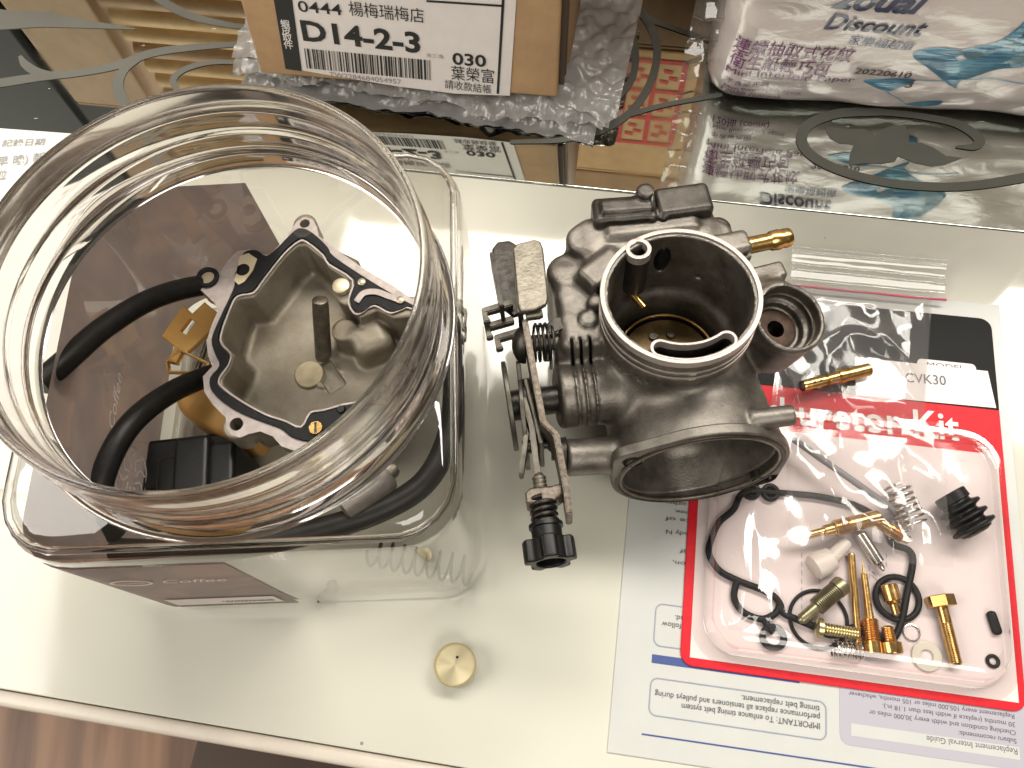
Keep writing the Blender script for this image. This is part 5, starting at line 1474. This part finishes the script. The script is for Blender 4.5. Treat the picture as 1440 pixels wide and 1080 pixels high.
# washers
tagm = M('clear nylon', (.62, .58, .48), .3, 0, coat=.3)
top('nylon_washer', ringp(1302, 923, 21, 9, .0010, tagm), tagm, 'large cloudy nylon washer beside the brass bolt', 'washer', angle=50)
c = P(1281, 890, ZC)
top('thin_washer', torus((c[0], c[1], ZC + .0005), .0027, .0003, 32, 6), BRIGHT, 'thin bright wire washer above the nylon washer', 'washer')
# float needle valve, silver with a wire clip
fv = thing('float_needle', 'silver float needle valve with thin wire clip above the o-ring', 'needle valve', tuple(on(1228, 778, .001)))
obj('needle_body', rel(turned(on(1209, 750, .0032), on(1243, 803, .0026), [(0, .0019), (.05, .0022), (.78, .0022), (.80, .0016), (.84, .0011), (.92, .0011), (1, .0003)], 20), fv), BRIGHT, fv, angle=40)
obj('wire_clip', rel(tube([on(1226, 804, .0012), on(1237, 815, .0010), on(1254, 808, .0014)], .00022, 8), fv), BRIGHT, fv)
# white plastic piece
wp = thing('white_plastic_tip', 'small milky white plastic piece under the inner bag', 'plastic part', tuple(on(1160, 795, 0)))
MILK = M('milky plastic', (.74, .66, .60), .4, 0, sss=.2)
obj('tip_body', rel(turned(on(1142, 800, .0034), on(1172, 784, .0034), [(0, .0030), (.1, .0044), (.5, .0046), (.9, .0040), (1, .0022)], 24), wp), MILK, wp)
obj('tip_stem', rel(turned(on(1168, 786, .0034), on(1192, 762, .0030), [(0, .0026), (.9, .0022), (1, .0016)], 20), wp), MILK, wp)
# jets in the inner bag
ib_z = .0075
tpart('pilot_jet', 'long brass pilot jet with a threaded middle in the inner bag', 'jet', (1119, 757), (1237, 727), [(0, .0011), (.01, .0017), (.05, .0017), (.06, .0013), (.33, .0014), (.34, .0020), (.44, .0021), (.45, .0025)] + thread(.46, .62, .0029, 7) + [(.63, .0027), (.98, .0027), (1, .0022)], BRASS, .003, ib_z)
tpart('short_jet', 'short brass jet with threads lying against the bright coil spring', 'jet', (1236, 735), (1278, 760), [(0, .0014), (.05, .0022), (.35, .0022), (.36, .0026), (.45, .0026)] + thread(.46, .80, .0024, 6) + [(.82, .0018), (1, .0015)], BRASS, .003, ib_z)
# long grey strip (a drain tube) running out from below the carburetor
gs_ = smooth_path([P(1108, 612, .010), P(1150, 642, .011), P(1205, 680, .011), P(1252, 714, .009), P(1262, 728, .006)], 6)
top('grey_strip', tube(gs_, .0012, 10), M('grey plastic strip', (.22, .21, .22), .4), 'long thin grey plastic strip running from the flange towards the coil spring', 'strip')

# ---- clear blister over the parts
BLIST = film('blister film', (.99, .985, .98), .010, (.9, .85, .84), .075, .03, 40, 1.45, edge=(.84, .81, .80), dist=.002)
bl0 = cmm(985, 914, ZC); 
x0, y0, x1, y1 = 7.5, 6.0, 107.0, 92.5
def brect(ins, n=160):
    w2, h2 = (x1 - x0) / 2 - ins, (y1 - y0) / 2 - ins; cx_, cy_ = (x0 + x1) / 2, (y0 + y1) / 2; r = 11 - ins * .5; out = []
    lp = rrect(-w2, -h2, w2, h2, r, 12)
    return [((cx_ + p[0]) * mm, (cy_ + p[1]) * mm) for p in lp]
rg = [(brect(-4.5), .0003), (brect(-.8), .0004), (brect(0), .0010), (brect(1.2), .0070), (brect(2.2), .0102), (brect(3.6), .0116), (brect(6), .0119)]
n_ = len(rg[0][0]); v = []; f = []
for lp, z in rg: v += [CP.at(p[0], p[1], z) for p in lp]
for j in range(len(rg) - 1):
    for i in range(n_): f.append((j * n_ + i, j * n_ + (i + 1) % n_, (j + 1) * n_ + (i + 1) % n_, (j + 1) * n_ + i))
blo = obj('blister_shell', rel(mesh(v, f), card), BLIST, card, angle=50)
_a = cmm(1042, 770, ZC + .013); _b = cmm(1100, 872, ZC + .012)
dents = [(_a[0], _a[1] - 15, .0046, 6.0, 22.0), (_a[0] + 9, _a[1] - 22, .0022, 4.0, 13.0), (_b[0], _b[1] - 5, .0016, 5.0, 8.0)]
def btop(a, b):
    u = x0 + 6 + a * (x1 - x0 - 12); w = y0 + 6 + b * (y1 - y0 - 12)
    e = min(a, 1 - a, b, 1 - b)
    lf_ = max(0, 1 - a * 1.5)
    dz = ((.0008 + .0012 * lf_) * nz(u * 1.2, w * .5, 2, .06) + .0003 * nz(u, w, 7, .12)) * min(1, e * 6)
    for u0, w0, A, Lu, Lw in dents:
        dz += A * math.exp(-((u - u0) / Lu) ** 2 - ((w - w0) / Lw) ** 2) * min(1, e * 14)
    return CP.at(u * mm, w * mm, .0119 + dz)
obj('blister_top', rel(grid_sheet(btop, 110, 90), card), BLIST, card)

# ================================================================== zip bags
BAGF = film('zip bag film', (.975, .975, .97), .075, (.88, .86, .85), .11, .03, 60, 1.42, dist=.002, refl=1.4)
BAGZ = film('zip strip film', (.93, .93, .92), .28, (.86, .85, .82), .07, .2, 90, 1.5)
ZR_ = M('red zip line', (.55, .08, .14), .4)
bag = thing('zip_bag', 'small clear zip bag with red seal line over the black card top', 'plastic bag', tuple(CP.at(.06, .15)))
def bagpt(u, v, amp, seed, z0):
    """bag surface in card mm"""
    q = amp * (.9 * (1 - abs(nz(u * .9 + v * .35, v * .3 - u * .1, seed, .075)) * 2.0) ** 2 + .45 * nz(u * .5 - v * .9, v * .3 + u * .3, seed + 4, .085))
    return CP.at(u * mm, v * mm, z0 + max(0, q))
def bag_film(x0, y0, x1, y1, amp, seed, z0, sk=0.0, n=70):
    def fn(a, b):
        e = min(a, 1 - a, b, 1 - b); k = min(1, e * 7)
        return bagpt(x0 + a * (x1 - x0) + sk * b, y0 + b * (y1 - y0), amp * k, seed, z0 + .002 * k)
    return grid_sheet(fn, n, n)
obj('bag_film', rel(bag_film(28, 95, 84, 152, .0050, 3.3, .0016, 6), bag), BAGF, bag)
obj('bag_film', rel(bag_film(28, 95, 84, 152, .0020, 9.1, .0004, 6), bag), BAGF, bag)
def zs(a, b):
    u = 35 + a * 60 - .5 * b; w = 149.5 + b * 17
    lift = .0016 + .0085 * b * b * .5 + .0006 * math.sin(b * 17) * (1 if .2 < b < .9 else .3) + .0005 * nz(u, w, 5, .1)
    return CP.at(u * mm, w * mm, lift)
obj('zip_strip', rel(grid_sheet(zs, 40, 40), bag), BAGZ, bag)
def ridge(b, r, mat, nm):
    pts = [Vector(zs(a, b)) + Vector((0, 0, r * .6)) for a in np.linspace(0, 1, 30)]
    obj(nm, rel(tube(pts, r, 8), bag), mat, bag)
ridge(.06, .0005, ZR_, 'red_seal_line')
ridge(.45, .0006, BAGZ, 'zip_ridge'); ridge(.62, .0006, BAGZ, 'zip_ridge'); ridge(.99, .0004, BAGZ, 'zip_ridge')
# emulsion tube inside
a = P(1128, 543, .0075); b = P(1224, 519, .0075)
et = thing('emulsion_tube', 'drilled brass emulsion tube inside the zip bag', 'jet', tuple((a + b) / 2))
eb = obj('tube_body', rel(turned(a, b, [(0, .0013), (.01, .0019), (.04, .0022), (.33, .0022), (.34, .0017), (.36, .0017), (.37, .0022), (.52, .0023), (.53, .0029), (.60, .0029), (.61, .0025), (.98, .0025), (1, .002)], 28), et), BRASS, et, angle=40)
for t in (.16, .25):
    q = a + (b - a) * t; obj('drilled_hole', rel(turned(q + np.array([0, -.0003, .0019]), q + np.array([0, -.0004, .0023]), [(0, .0005), (1, .0005)], 10), et), DSTEEL, eb, smooth=False)
obj('dark_end', rel(turned(a - (b - a) * .02, a + (b - a) * .015, [(0, .0018), (1, .0021)], 20), et), DSTEEL, et)
# inner bag hanging from the first, lying over the blister down to the jets
ib = thing('inner_bag', 'thin wrinkled clear bag draped over the middle of the blister', 'plastic bag', tuple(CP.at(.055, .075)))
def ibf(a, b):
    u = 30 + a * 54 + (1 - b) * 2; w = 41 + b * 52
    e = min(a, 1 - a, b, 1 - b); k = min(1, e * 8)
    q = .0020 * (1 - abs(nz(u * .8, w * .16, 1.5, .13)) * 2) ** 2 + .0016 * nz(u * .5 + w * .7, w * .2 - u * .2, 6, .13)
    z = .0142 + k * max(0, q)
    return CP.at(u * mm, w * mm, z)
obj('bag_film', rel(grid_sheet(ibf, 80, 70), ib), BAGF, ib)
